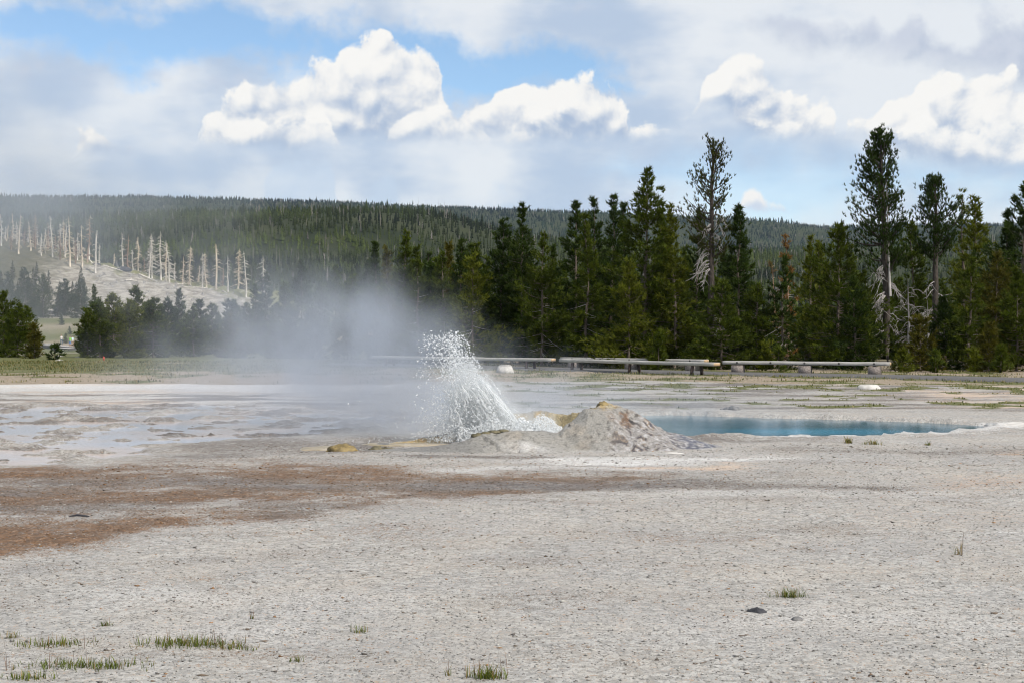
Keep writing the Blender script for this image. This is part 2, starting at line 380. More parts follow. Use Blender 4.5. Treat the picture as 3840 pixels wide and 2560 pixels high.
def ground_z(x, y, detail=True):
    z = terrain_far(x, y)
    near = 1 - sstep(y, 60, 80)
    if detail:
        z = z + near * (0.022 * fbm(x * 0.45, y * 0.45, 3, 1) + 0.012 * fbm(x * 2.1, y * 2.1, 3, 5) + 0.006 * np.abs(fbm(x * 7, y * 7, 2, 9)))
        z = z + 0.03 * near
        # runoff: the bed sinks just under the film of water, its crust stands out as small islands
        sd = poly_sd(x + 0.5 * fbm(x * 0.8, y * 0.8, 3, 31), y + 0.5 * fbm(x * 0.8, y * 0.8, 3, 33), RUN)
        wet = sstep(-sd, -0.1, 1.1)
        isl = fbm(x * 0.9, y * 1.5, 5, 41, 0.72)
        far = sstep(y, 22.5, 30)
        z = z - wet * 0.078 + wet * 0.06 * np.clip(isl + 0.05 + 0.16 * far, 0, 1) * 1.9
        # old sinter ledges behind the runoff
        led = sstep(y, 24.5, 28) * (1 - sstep(y, 38, 41)) * sstep(-x, 2.0, 4.5)
        st = fbm(x * 0.35, y * 0.8, 4, 51)
        z = z + led * 0.035 * (np.floor(st * 5) / 5 + 0.2 * st)
        # pool basin and its shelf
        pd = poly_sd(x + 0.16 * fbm(x * 1.6, y * 1.6, 3, 61), y + 0.16 * fbm(x * 1.6, y * 1.6, 3, 63), POOL)
        z = np.where(pd < 0, -0.05 - 0.9 * sstep(-pd, 0.02, 1.2), z)
        z = z + np.exp(-np.clip(pd, 0, 9) ** 2 / 0.05) * (pd >= 0) * 0.015
        lip = sstep(pd, 0, 0.02) * (1 - sstep(pd, 0.5, 1.1))
        z = z + lip * 0.018 * np.floor(fbm(x * 1.2, y * 2.0, 3, 71) * 4)
        # thin drained channels in front of the mound
        for cx, cy, rx, ry, s in ((0.95, 17.05, 0.34, 0.055, 3), (0.62, 17.55, 0.30, 0.05, 4), (0.25, 17.95, 0.25, 0.05, 5), (2.9, 17.95, 0.5, 0.08, 6), (1.75, 17.75, 0.35, 0.06, 7)):
            q = ((x - cx + 0.2 * fbm(x * 3, y * 3, 2, s)) / rx) ** 2 + ((y - cy + 0.09 * fbm(x * 4, y * 4, 2, s + 1)) / ry) ** 2
            z = z - 0.055 * np.exp(-q ** 2)
        # verge: tussocky
        g = sstep(y, 41.5, 44) * near
        z = z + g * 0.05 * fbm(x * 1.3, y * 1.3, 3, 81)
        z = z - 0.035 * (1 - sstep(path_dist(x, y), 1.35, 1.6)) * (y > 30)
    return z

def zones(x, y):
    """What lies on the ground where: r rust crust, g dark algal crust / wet, b clean white sinter, a pink-orange tint; second: r soil and dry grass, g green."""
    n = fbm(x * 0.55, y * 0.8, 5, 101); n2 = fbm(x * 0.25, y * 0.4, 4, 111); nf = fbm(x * 2.2, y * 3.0, 4, 121)
    r = np.zeros_like(x); g = np.zeros_like(x); b = np.zeros_like(x); a = np.zeros_like(x)
    yy = y + 1.1 * n2 + 0.6 * n
    # rust band: edge runs from near left away to the right
    edge = 10.6 + 0.55 * (x + 3.7) + 0.30 * np.clip(x + 3.2, 0, 9)
    edge = np.minimum(edge, 14.6 + 0.09 * x)
    k = sstep(yy, edge - 0.5, edge + 0.9) * (1 - sstep(yy, 16.0 + 0.06 * x, 18.0)) * (1 - sstep(x + n, 0.9, 2.8))
    r = np.maximum(r, k * (0.80 + 0.6 * n + 0.4 * n2 + 0.45 * nf - 0.12 * sstep(x, -3, 0)))
    # grey stripe with dark crust inside the band
    s = np.exp(-((yy - (13.0 + 0.04 * x)) / 0.85) ** 2) * (1 - sstep(x, -1.8, 0.5))
    r = r * (1 - 0.05 * s); g = np.maximum(g, k * s * (0.62 + 0.5 * n))
    s = np.exp(-((yy - (15.05 + 0.05 * x)) / 0.9) ** 2) * (1 - sstep(x + n, 0.5, 3.2))
    g = np.maximum(g, s * (0.70 + 0.6 * n))
    # faint stains all over the flat
    st = fbm(x * 0.32, y * 0.75, 5, 125); st2 = fbm(x * 0.9, y * 1.9, 4, 127)
    g = np.maximum(g, np.clip(0.02 + 0.55 * st + 0.35 * st2, 0, 0.38) * (y < 24)); r = np.maximum(r, np.clip(-0.05 + 0.5 * fbm(x * 0.4, y * 0.9, 4, 129) + 0.3 * st2, 0, 0.30) * (y < 24))
    b = np.maximum(b, np.clip(0.6 * fbm(x * 0.3, y * 0.5, 4, 133), 0, 0.4) * (y < 24))
    # thin brown strands to the right
    s = np.exp(-((yy - 15.3 + 0.05 * x) / 0.5) ** 2) * sstep(x, 0, 1.5) * (1 - sstep(x, 3.2, 5.0))
    g = np.maximum(g, s * (0.5 + 0.6 * n)); r = np.maximum(r, s * (0.3 + 0.4 * n))
    s = np.exp(-((yy - 14.9) / 0.8) ** 2) * sstep(x, 3.6, 5.0)
    r = np.maximum(r, s * (0.28 + 0.5 * n)); a = np.maximum(a, s * 0.35)
    a = np.maximum(a, 0.30 * np.exp(-((yy - 12.4) / 0.9) ** 2) * sstep(x, 2.0, 4.2) * (0.6 + n))
    # brown gravel bank between runoff and mound
    s = np.exp(-((yy - 17.4) / 1.1) ** 2) * sstep(-x, 1.6, 3.0) * (1 - sstep(-x, 8, 11))
    r = np.maximum(r, s * (0.40 + 0.5 * n)); g = np.maximum(g, s * 0.25)
    s = sstep(yy, 17.7, 18.6) * (1 - sstep(yy, 20.8, 22.4)) * sstep(-x, 1.0, 2.0) * (1 - sstep(-x, 4.6, 5.6))
    g = np.maximum(g, s * (0.55 + 0.4 * n))
    # light strip and white sinter apron by the mound
    s = np.exp(-((yy - 16.55) / 0.42) ** 2) * sstep(x, -1.8, -0.6) * (1 - sstep(x, 1.4, 2.4))
    b = np.maximum(b, s * 0.55); r = r * (1 - 0.85 * s); g = g * (1 - 0.85 * s)
    s = np.exp(-((yy - (17.55 + 0.06 * x)) / 0.52) ** 2) * sstep(x, -0.6, 0.8) * (1 - sstep(x, 3.2, 4.4))
    b = np.maximum(b, s * (0.85 + 0.5 * n)); r = r * (1 - s); g = g * (1 - 0.7 * s)
    s = np.exp(-((yy - 16.75) / 0.25) ** 2) * sstep(x, 0.9, 1.4) * (1 - sstep(x, 2.4, 3.2)); a = np.maximum(a, s * 0.8)
    # strip of purple-brown wet crust along the mound's foot
    s = np.exp(-((y - 17.95) / 0.25) ** 2) * sstep(x, -1.9, -1.2) * (1 - sstep(x, 0.2, 0.9))
    g = np.maximum(g, s * (0.7 + 0.4 * nf)); r = np.maximum(r, s * 0.3)
    # dark wet gravel between mound and pool, and to the right
    s = sstep(yy, 19.6, 20.3) * (1 - sstep(yy, 21.3, 21.9)) * sstep(x, 1.6, 2.4) * (1 - sstep(x, 4.2, 5.6))
    g = np.maximum(g, s * (0.62 + 0.5 * n)); r = np.maximum(r, s * 0.25)
    s = np.exp(-((yy - 19.0) / 0.5) ** 2) * sstep(x, 2.6, 3.6) * (1 - sstep(x, 7.6, 8.6))
    g = np.maximum(g, s * (0.42 + 0.4 * n)); b = b * (1 - s)
    s = np.exp(-((yy - (18.7 + 0.02 * x)) / 0.55) ** 2) * sstep(x, 4.6, 5.4)
    g = np.maximum(g, s * (0.55 + 0.4 * n))
    s = np.exp(-((yy - 18.4) / 0.30) ** 2) * sstep(x, 5.9, 6.4); r = np.maximum(r, s * 0.7); a = np.maximum(a, s * 0.5)
    s = np.exp(-((yy - 12.0) / 0.55) ** 2) * sstep(x, 2.4, 4.2); g = np.maximum(g, s * 0.22)
    # white shelf round the pool
    pd = poly_sd(x + 0.16 * fbm(x * 1.6, y * 1.6, 3, 61), y + 0.16 * fbm(x * 1.6, y * 1.6, 3, 63), POOL)
    s = (1 - sstep(pd, 0.08, 0.40 + 0.5 * n)) * sstep(x, 3.0, 4.2) * (1 - 0.75 * sstep(y, 23.6, 24.4))
    b = np.maximum(b, s * 0.75); g = g * (1 - 0.8 * s); r = r * (1 - 0.8 * s)
    s = (1 - sstep(np.hypot((x - 8.4) / 0.75, (y - 23.7) / 0.9), 0.7, 1.1)); b = np.maximum(b, s * 0.9)
    # beyond the pool: banded sinter, rust and tussocks
    s = sstep(y, 26.5, 28.5) * (1 - sstep(y, 40, 42)) * sstep(x, -1, 2)
    b = np.maximum(b, s * (0.22 + 0.5 * n))
    g = np.maximum(g, s * np.clip(0.42 + 0.9 * fbm(x * 0.3, y * 1.1, 4, 131), 0, 1))
    a = np.maximum(a, s * sstep(x, 7, 11) * np.clip(0.3 + 1.2 * fbm(x * 0.35, y * 1.0, 4, 141), 0, 0.9))
    r = np.maximum(r, s * sstep(x, 3, 9) * np.clip(0.05 + 0.9 * fbm(x * 0.35, y * 0.9, 4, 143), 0, 0.8))
    s = np.exp(-((yy - 22.3) / 1.2) ** 2) * sstep(x, 8.3, 9.2); a = np.maximum(a, s * 0.6); r = np.maximum(r, s * (0.25 + 0.5 * n))
    # left terrace
    s = sstep(y, 24.5, 27.5) * (1 - sstep(y, 40, 41)) * sstep(-x, 1.5, 4)
    b = np.maximum(b, s * (0.45 + 0.3 * n + 0.4 * sstep(y, 35, 38)))
    g = np.maximum(g, s * (1 - sstep(y, 33, 37)) * np.clip(0.36 + 1.3 * fbm(x * 0.35, y * 1.3, 4, 151), 0, 0.95))
    a = np.maximum(a, s * np.clip(0.9 * fbm(x * 0.2, y * 0.7, 3, 153), 0, 0.6))
    wetp = sstep(-poly_sd(x, y, RUN), -0.2, 0.8)
    g = np.maximum(g * (1 - 0.5 * wetp), wetp * (0.52 + 0.5 * n)); r = r * (1 - 0.6 * wetp); 
    # soil and grass
    pdist = path_dist(x, y)
    e = y + 1.1 * fbm(x * 0.35, y * 0.35, 3, 161)
    far_edge = np.where(x < -3, 39.6, 41.6 - 0.34 * np.clip(x - 4, 0, 20))
    so = sstep(e, far_edge - 0.3, far_edge + 0.5)
    gr = so * np.clip(0.34 + 0.9 * fbm(x * 0.6, y * 0.5, 4, 171) + 0.35 * (1 - sstep(pdist, 1.4, 3.5)) + 0.45 * sstep(y, 48, 56) * sstep(-x, 3, 8) - 0.30 * sstep(y, 80, 110) - 0.25 * (1 - sstep(y, 44, 49)) * (x < 0), 0, 1)
    # islands of tussock on the sinter
    t = sstep(y, 27.5, 29) * sstep(x, -1.5, 1) * (1 - so)
    tt = t * sstep(fbm(x * 0.75, y * 0.7, 4, 181) + 0.28 * np.exp(-((y - 38.0) / 1.8) ** 2) + 0.30 * np.exp(-((y - 29.8) / 0.9) ** 2) * sstep(x, 4.5, 6), 0.20, 0.34)
    so = np.maximum(so, tt * 0.8); gr = np.maximum(gr, tt * 0.75)
    return np.stack([r, g, b, a], -1).clip(0, 1), np.stack([so, gr, np.zeros_like(so), np.ones_like(so)], -1).clip(0, 1)

def axis(lo, hi, fine_lo, fine_hi, step_fn, outer):
    v = [fine_lo]
    while v[-1] < fine_hi: v.append(v[-1] + step_fn(v[-1]))
    left = [fine_lo - d for d in outer if fine_lo - d > lo]; right = [v[-1] + d for d in outer if v[-1] + d < hi]
    return np.array([lo] + left[::-1] + v + right + [hi])
OUT = [0.3, 0.8, 1.6, 3, 5, 8, 12, 18, 26, 36, 50, 70, 95, 130, 180, 250, 350, 500, 750, 1100, 1600, 2300]
XS = axis(-2900, 2900, -13.5, 16.0, lambda v: 0.07, OUT)
YS = axis(-60, 3700, 5.6, 46.0, lambda v: 0.038 + 0.0034 * max(0, v - 8), [0.3, 0.7, 1.2, 1.8, 2.5, 3.3, 4.2, 5.2, 6.4, 7.8, 9.4, 11.2, 13.2, 15.5, 18, 21, 25, 30, 36, 44, 54, 66, 80, 95, 110, 125, 140, 155, 170, 185, 195, 205, 215, 225, 235, 245, 260, 290, 350, 500, 800, 1300, 2000, 2900])
X, Y = np.meshgrid(XS, YS)
Z = ground_z(X.ravel(), Y.ravel())
z1, z2 = zones(X.ravel(), Y.ravel())
ny, nx = X.shape
idx = np.arange(nx * ny).reshape(ny, nx)
Q = np.stack([idx[:-1, :-1], idx[:-1, 1:], idx[1:, 1:], idx[1:, :-1]], -1).reshape(-1, 4)

gm, t, out = material('sinter_ground')
co = t.n('ShaderNodeTexCoord').outputs['Object']
za = attr(t, 'zone'); zr, zg, zb = t.sep(za.outputs['Vector'])[:3]; zal = za.outputs['Alpha']
zs, zgr, _ = t.sep(attr(t, 'soil').outputs['Vector'])[:3]
flat = t.vm('MULTIPLY', co, (1, 1, 0.2))
nbig = t.noise(flat, 0.7, 5.0, 0.6, dim='2D'); nmid = t.noise(flat, 9.0, 5.0, 0.7, dim='2D'); ngr = t.noise(flat, 42.0, 3.0, 0.75, dim='2D')
peb = t.voro(flat, 30.0, dim='2D', out='Color'); pebd = t.voro(flat, 30.0, dim='2D')
pr, pg, pb_ = t.sep(peb)[:3]
grav = t.mix(t.step(pr, 0.0, 1.0), (0.245, 0.238, 0.224), (0.41, 0.40, 0.382))
grav = t.mix(t.step(t.noise(flat, 1.3, 4.0, 0.6, dim='2D'), 0.35, 0.7, 0.0, 0.35), grav, (0.39, 0.35, 0.30))
grav = t.mix(t.step(nbig, 0.35, 0.7, 0.0, 0.35), grav, (0.27, 0.265, 0.262))
# dark specks: tiny shadows of loose bits, painted into the gravel colour
sp = t.mul(t.step(ngr, 0.56, 0.63), t.step(nmid, 0.36, 0.58))
grav = t.mix(t.mul(sp, 0.72), grav, (0.085, 0.082, 0.085))
white = t.mix(t.step(nmid, 0.3, 0.7), (0.42, 0.415, 0.41), (0.60, 0.595, 0.59))
mixn = t.mad(t.mad(ngr, 0.62, t.mul(nmid, 0.38)), 2.6, -0.8)       # about 0.3 .. 0.75
def amount(v, soft=0.07):
    d = t.sub(t.mad(v, 0.62, 0.20), mixn)
    return t.step(d, -soft, soft)
col = t.mix(t.mul(amount(zb, 0.12), 0.9), grav, white)
rust = t.mix(pg, (0.072, 0.043, 0.025), (0.215, 0.122, 0.066)); rust = t.mix(t.step(nmid, 0.4, 0.65, 0.0, 0.8), rust, (0.10, 0.062, 0.037))
col = t.mix(amount(zr), col, rust)
dark = t.mix(pb_, (0.06, 0.05, 0.042), (0.17, 0.152, 0.14))
col = t.mix(amount(zg), col, dark)
pink = t.mix(nmid, (0.46, 0.32, 0.22), (0.55, 0.45, 0.37))
col = t.mix(t.mul(amount(zal, 0.15), 0.75), col, pink)
soil = t.mix(t.step(nmid, 0.3, 0.7), (0.17, 0.135, 0.095), (0.33, 0.275, 0.21))
col = t.mix(t.step(zs, 0.25, 0.7), col, soil)
nmid2 = t.mad(nmid, 0.4, t.mul(t.noise(flat, 0.09, 4.0, 0.6, dim='2D'), 0.35))
turf = t.mix(t.step(ngr, 0.3, 0.7), (0.06, 0.07, 0.022), (0.135, 0.135, 0.045))
col = t.mix(t.step(t.sub(zgr, nmid2), -0.12, 0.2), col, turf)
hgt = t.add(t.mul(t.m('SUBTRACT', 0.5, pebd), 0.5), t.add(t.mul(ngr, 0.6), nmid))
wetr = t.step(zg, 0.45, 0.9, 0.85, 0.5)
bsdf(t, out, col, wetr, 0.25, hgt, 0.55, 0.025)
ground = tag(mesh('ground', np.stack([X.ravel(), Y.ravel(), Z], 1), None, gm, smooth=True, cols={'zone': z1, 'soil': z2}, quads=Q), kind='structure')

# water of the runoff: a thin warm film over a pale bed
wm, t, out = material('shallow_water')
co = t.n('ShaderNodeTexCoord').outputs['Object']
n = t.noise(co, 0.35, 3.0, 0.5)
bed = t.mix(t.step(n, 0.42, 0.62), (0.40, 0.415, 0.46), (0.47, 0.40, 0.36))
rip = t.noise(t.vm('MULTIPLY', co, (1, 1.6, 1)), 9.0, 3.0, 0.5)
b = bsdf(t, out, bed, 0.13, 0.5, rip, 0.06, 0.02); b.inputs['IOR'].default_value = 1.33
o = mesh('runoff_water', [(-16, 15, -0.012), (0, 15, -0.012), (0, 32, -0.012), (-16, 32, -0.012)], None, wm, quads=[(0, 1, 2, 3)]); tag(o, kind='structure')
# hot pool
pm, t, out = material('pool_water')
co = t.n('ShaderNodeTexCoord').outputs['Object']
px, py, _ = t.sep(co)[:3]
dd = t.m('SQRT', t.add(t.m('POWER', t.mul(t.sub(px, 4.9), 0.42), 2.0), t.m('POWER', t.mul(t.sub(py, 22.9), 0.9), 2.0)))
n = t.noise(t.vm('MULTIPLY', co, (0.7, 2.0, 1)), 1.4, 4.0, 0.5)
colw = t.mix(t.step(t.mad(n, 0.5, dd), 0.35, 1.25), (0.008, 0.20, 0.33), (0.008, 0.085, 0.13))
colw = t.mix(t.step(t.mad(n, 0.9, px), 4.1, 2.3), colw, (0.20, 0.29, 0.33))
rip = t.noise(t.vm('MULTIPLY', co, (1.0, 2.2, 1)), 7.0, 4.0, 0.55)
b = bsdf(t, out, colw, 0.12, 0.5, rip, 0.10, 0.03); b.inputs['IOR'].default_value = 1.33
pp = smooth_poly([(4.5 + (x - 4.5) * 1.08, 24.2 + (y - 24.2) * 1.10) for x, y in POOL[::4]], 1)
tag(mesh('pool_water', [(x, y, -0.022) for x, y in pp] + [(4.5, 24.2, -0.022)], [(i, (i + 1) % len(pp), len(pp)) for i in range(len(pp))], pm), kind='structure')
# asphalt path
def resample(P, n):
    P = np.array(P, float); d = np.r_[0, np.cumsum(np.hypot(*np.diff(P, axis=0).T))]; s = np.linspace(0, d[-1], n)
    Q = np.stack([np.interp(s, d, P[:, 0]), np.interp(s, d, P[:, 1])], 1)
    for _ in range(10): Q[1:-1] = (Q[:-2] + 2 * Q[1:-1] + Q[2:]) / 4
    return Q
A_, B_ = resample(PATHN, 90), resample(PATHF, 90)
V = []
for p, q in zip(A_, B_):
    for k, zz in ((0, -0.02), (0.02, 0.055), (0.5, 0.075), (0.98, 0.055), (1, -0.02)):
        w = p * (1 - k) + q * k; V.append((w[0], w[1], zz))
QQ = [(i * 5 + k, i * 5 + k + 1, i * 5 + k + 6, i * 5 + k + 5) for i in range(89) for k in range(4)]
tag(mesh('path', V, None, MATS['asphalt'], quads=QQ), kind='structure')

# ------------------------------------------------------------------ hills, knoll and the far forest
def ridge(pts, Yr):
    us = np.array([gx(u, Yr) for u, v in pts]); zs = np.array([gz(v, Yr) for u, v in pts])
    return us, zs
R1 = ridge([(-900, 505), (0, 530), (400, 530), (700, 528), (850, 518), (1000, 512), (1060, 520), (1120, 540), (1200, 565), (1300, 585), (1500, 590), (1700, 588), (1800, 585), (1950, 588), (2352, 575), (3300, 560)], 1500)
R2 = ridge([(-900, 440), (0, 456), (400, 461), (600, 466), (850, 474), (1000, 482), (1290, 494), (1450, 502), (1700, 514), (1760, 518), (1800, 524), (1900, 528), (2100, 524), (2352, 522), (3300, 500)], 2900)
def hill_z(x, y):
    w = fbm(x * 0.004, y * 0.004, 4, 201); w2 = fbm(x * 0.0016, y * 0.0016, 3, 203)
    a = np.interp(x, *R1) * sstep(y + 120 * w2, 380, 1500) ** 1.15
    # two rolling folds on the near slope
    a = a + sstep(y, 420, 560) * (1 - sstep(y, 1250, 1500)) * (9 * np.sin(y / 78.0 + x * 0.006 + 2.5 * w2) * sstep(y, 500, 900) + 5 * w)
    b = np.interp(x, *R2) * sstep(y, 1650, 2900)
    b = b + sstep(y, 1600, 1900) * (1 - sstep(y, 2600, 2900)) * 12 * w
    z = np.maximum(a * (1 - sstep(y, 1700, 2300) * 0.75), b)
    return z - 1.5 * (1 - sstep(y, 420, 520))
hx = np.linspace(-2300, 2300, 230); hy = np.concatenate([np.linspace(380, 1600, 160), np.linspace(1612, 3300, 110)])
HX, HY = np.meshgrid(hx, hy); HZ = hill_z(HX, HY)
i = np.arange(HX.size).reshape(HX.shape)
hm, t, out = material('forest_floor')
co = t.n('ShaderNodeTexCoord').outputs['Object']
n = t.noise(co, 0.02, 6.0, 0.6)
bsdf(t, out, t.mix(t.step(n, 0.35, 0.65), (0.017, 0.023, 0.010), (0.038, 0.043, 0.019)), 0.95, 0.1)
tag(mesh('hills', np.stack([HX.ravel(), HY.ravel(), HZ.ravel()], 1), None, hm, smooth=True,
         quads=np.stack([i[:-1, :-1], i[:-1, 1:], i[1:, 1:], i[1:, :-1]], -1).reshape(-1, 4)), kind='structure')

def knoll_z(x, y):
    """Pale rocky knoll whose back falls away to the right."""
    crest = np.interp(x, [-320, -160, -126, -101, -85, -64, -52, -42, -30], [30, 27, 22.5, 16.2, 12.5, 8.0, 5.0, 2.6, -3.0])
    yc = 352 + 0.05 * (x + 100)
    f = sstep(y, yc - 62, yc) ** 0.9
    bk = 1 - 0.55 * sstep(y, yc + 5, yc + 90)
    z = 2.6 + (crest - 2.6) * f * bk
    z = z + f * (1.4 * fbm(x * 0.06, y * 0.06, 4, 211) + 1.1 * fbm(x * 0.22, y * 0.22, 4, 213))
    st = np.floor(fbm(x * 0.035, y * 0.10, 3, 215) * 6) / 6
    z = z + f * 2.6 * st * sstep(x, -98, -70)
    return z - 8 * sstep(x, -48, -28)
kx = np.linspace(-230, -26, 300); ky = np.concatenate([np.linspace(286, 362, 130), np.linspace(364, 470, 30)])
KX, KY = np.meshgrid(kx, ky); KZ = knoll_z(KX, KY)
i = np.arange(KX.size).reshape(KX.shape)
km, t, out = material('knoll_rock')
geo = t.n('ShaderNodeNewGeometry'); co = t.n('ShaderNodeTexCoord').outputs['Object']
kxn, kyn, kzn = t.sep(co)[:3]
n = t.noise(co, 0.22, 6.0, 0.65); n2 = t.noise(t.vm('MULTIPLY', co, (1, 1, 4)), 0.5, 5.0, 0.6)
rock = t.mix(t.step(n2, 0.35, 0.65), (0.17, 0.15, 0.12), (0.36, 0.335, 0.295))
rock = t.mix(t.step(t.noise(co, 0.9, 4.0, 0.6), 0.62, 0.7), rock, (0.10, 0.09, 0.08))
grassm = t.step(t.add(t.mul(n, 1.0), t.step(kyn, 335.0, 356.0, -0.12, 0.22, 'LINEAR')), 0.48, 0.62)
kc = t.mix(grassm, rock, t.mix(n2, (0.10, 0.11, 0.04), (0.20, 0.185, 0.085)))
kc = t.mix(t.step(t.mad(n, 18.0, kxn), -92.0, -106.0), kc, t.mix(n2, (0.045, 0.048, 0.028), (0.12, 0.11, 0.075)))
bsdf(t, out, kc, 0.95, 0.1, n2, 0.6, 0.4)
tag(mesh('knoll', np.stack([KX.ravel(), KY.ravel(), KZ.ravel()], 1), None, km, smooth=False,
         quads=np.stack([i[:-1, :-1], i[:-1, 1:], i[1:, 1:], i[1:, :-1]], -1).reshape(-1, 4)), kind='structure')

# far forest: one mass of thousands of small conifers
def proto_tree(tiers, sides, seed, jag=0.25):
    r = np.random.default_rng(seed); V, T = [], []
    for k in range(tiers):
        f = k / tiers
        zb, zt = 0.10 + 0.86 * f, min(1.0, 0.10 + 0.86 * f + 1.55 / tiers * (0.95 if k < tiers - 1 else 1))
        if k == tiers - 1: zt = 1.0
        rad = (1 - f) ** 0.8 * 0.5 + 0.05
        b = len(V); V.append((r.normal(0, 0.02), r.normal(0, 0.02), zt))
        for s in range(sides):
            th = 2 * np.pi * (s + 0.5 * (k % 2) + r.uniform(-0.2, 0.2)) / sides; q = rad * (1 + r.uniform(-jag, jag))
            V.append((q * np.cos(th), q * np.sin(th), zb + r.uniform(-0.05, 0.05)))
        T += [(b, b + 1 + s, b + 1 + (s + 1) % sides) for s in range(sides)]
    return np.array(V, float), np.array(T)
def proto_dead(seed):
    V = np.array([(-0.09, 0, 0), (0.09, 0, 0), (0, 0.1, 0), (0, 0, 1), (-0.28, 0, .45), (0.0, 0, .60), (0.3, 0.05, .5), (0, 0.02, .55)], float)
    return V, np.array([(0, 1, 3), (1, 2, 3), (2, 0, 3), (4, 5, 7), (6, 7, 5)])
def scatter(name, xy, zfun, protos, hgt, wid, colf, seed):
    r = np.random.default_rng(seed); n = len(xy); which = r.integers(0, len(protos), n)
    VV, TT, CC, base = [], [], [], 0
    z = zfun(xy[:, 0], xy[:, 1]); col = colf(xy, r)
    for k, (V, T) in enumerate(protos):
        s = np.where(which == k)[0]
        if not len(s): continue
        th = r.uniform(0, 6.28, len(s)); c, sn = np.cos(th)[:, None], np.sin(th)[:, None]
        h = hgt[s][:, None]; w = wid[s][:, None]
        P = np.stack([(V[None, :, 0] * c - V[None, :, 1] * sn) * w + xy[s, 0:1], (V[None, :, 0] * sn + V[None, :, 1] * c) * w + xy[s, 1:2], V[None, :, 2] * h + z[s][:, None] - 0.3], -1)
        shade = 0.8 + 0.4 * r.random((len(s), len(V), 1))
        CC.append(np.concatenate([col[s][:, None, :] * shade, np.ones((len(s), len(V), 1))], -1).reshape(-1, 4))
        VV.append(P.reshape(-1, 3)); TT.append((T[None] + (np.arange(len(s)) * len(V))[:, None, None] + base).reshape(-1, 3)); base += len(s) * len(V)
    return mesh(name, np.concatenate(VV), np.concatenate(TT), MATS['forest'], cols={'col': np.concatenate(CC)})
def forest_xy(n, y0, y1, seed, pw=1.6):
    r = np.random.default_rng(seed); y = (y0 ** pw + (y1 ** pw - y0 ** pw) * r.random(n)) ** (1 / pw)
    x = y * (0.40 * 2 * (r.random(n) - 0.5)) + r.uniform(-20, 20, n)
    return np.stack([x, y], 1)
def forest_col(xy, r):
    base = np.tile(np.array([[0.026, 0.034, 0.0095]]), (len(xy), 1)) * (0.7 + 0.6 * r.random((len(xy), 1)))
    p = fbm(xy[:, 0] * 0.005, xy[:, 1] * 0.011, 4, 231)
    base = base * (1 + 1.7 * np.clip(p, -0.42, 0.6))[:, None]
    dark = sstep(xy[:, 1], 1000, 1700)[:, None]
    base = base * (1 - dark * np.array([[0.55, 0.42, 0.0]])) + dark * np.array([[0.0, 0.001, 0.007]])  # blue cast of distant haze put into the far trees' colour
    dead = r.random(len(xy)) < (0.02 + 0.08 * sstep(xy[:, 1], 900, 1500))
    base[dead] = np.array([0.12, 0.113, 0.105]) * (0.6 + 0.7 * r.random((dead.sum(), 1)))
    return base
def forest_floor(x, y): return hill_z(x, y)
xy = forest_xy(9000, 430, 850, 11)
keep = ~((xy[:, 0] > -230) & (xy[:, 0] < -40) & (xy[:, 1] < 440)); xy = xy[keep]
r_ = np.random.default_rng(12)
h = 5.8 * r_.lognormal(0, 0.25, len(xy)); PR = [proto_tree(5, 6, s) for s in range(5)]
tag(scatter('forest', xy, forest_floor, PR, h, h * r_.uniform(0.22, 0.36, len(xy)), forest_col, 13), 'dense green conifer forest on the near slope behind the young trees', 'forest', kind='stuff')
xy = forest_xy(29000, 840, 1720, 21); h = 5.4 * r_.lognormal(0, 0.25, len(xy)); PR = [proto_tree(3, 5, s, 0.3) for s in range(4)]
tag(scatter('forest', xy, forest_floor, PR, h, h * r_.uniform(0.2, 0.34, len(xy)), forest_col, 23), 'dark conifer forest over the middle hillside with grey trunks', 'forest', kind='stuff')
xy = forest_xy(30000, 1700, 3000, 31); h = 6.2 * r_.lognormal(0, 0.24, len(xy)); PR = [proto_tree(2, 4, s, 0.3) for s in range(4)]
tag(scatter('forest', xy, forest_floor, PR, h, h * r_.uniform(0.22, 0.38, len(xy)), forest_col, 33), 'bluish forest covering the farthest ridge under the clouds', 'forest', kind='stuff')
xy = forest_xy(700, 450, 1500, 41); h = r_.uniform(9, 15, len(xy))
tag(scatter('dead_trunks', xy, forest_floor, [proto_dead(1)], h, h * 0.22, lambda q, r: np.tile([[0.15, 0.14, 0.125]], (len(q), 1)) * (0.6 + 0.6 * r.random((len(q), 1))), 43), 'thin grey dead trunks scattered through the hillside forest', 'dead trees', kind='stuff')

# ------------------------------------------------------------------ trees
GREEN = np.array([0.058, 0.066, 0.0105])
def tufts(mb, C, D, r, n=7, ln=(0.11, 0.23), wd=0.042, tint=None, spread=0.85):
    """Needle tufts: at each centre C a bunch of narrow blades round the shoot's direction D."""
    m = len(C)
    if not m: return
    d = D[:, None] + spread * r.normal(0, 0.62, (m, n, 3)); d /= np.linalg.norm(d, axis=2, keepdims=True) + 1e-9
    L = r.uniform(ln[0], ln[1], (m, n, 1)); side = np.cross(d, r.normal(0, 1, (m, n, 3))); side /= np.linalg.norm(side, axis=2, keepdims=True) + 1e-9
    base = C[:, None] - d * L * 0.25
    w = wd * r.uniform(0.7, 1.3, (m, n, 1))
    P = np.stack([base + side * w * 0.6, base - side * w * 0.6, C[:, None] + d * L], 2).reshape(-1, 3)
    T = np.arange(m * n * 3).reshape(-1, 3)
    base_c = np.asarray(tint if tint is not None else GREEN)
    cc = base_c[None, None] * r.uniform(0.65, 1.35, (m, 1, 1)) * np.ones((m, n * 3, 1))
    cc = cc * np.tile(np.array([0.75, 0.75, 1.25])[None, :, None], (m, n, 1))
    mb.add(P, T, np.concatenate([cc.reshape(-1, 3), np.ones((m * n * 3, 1))], 1))

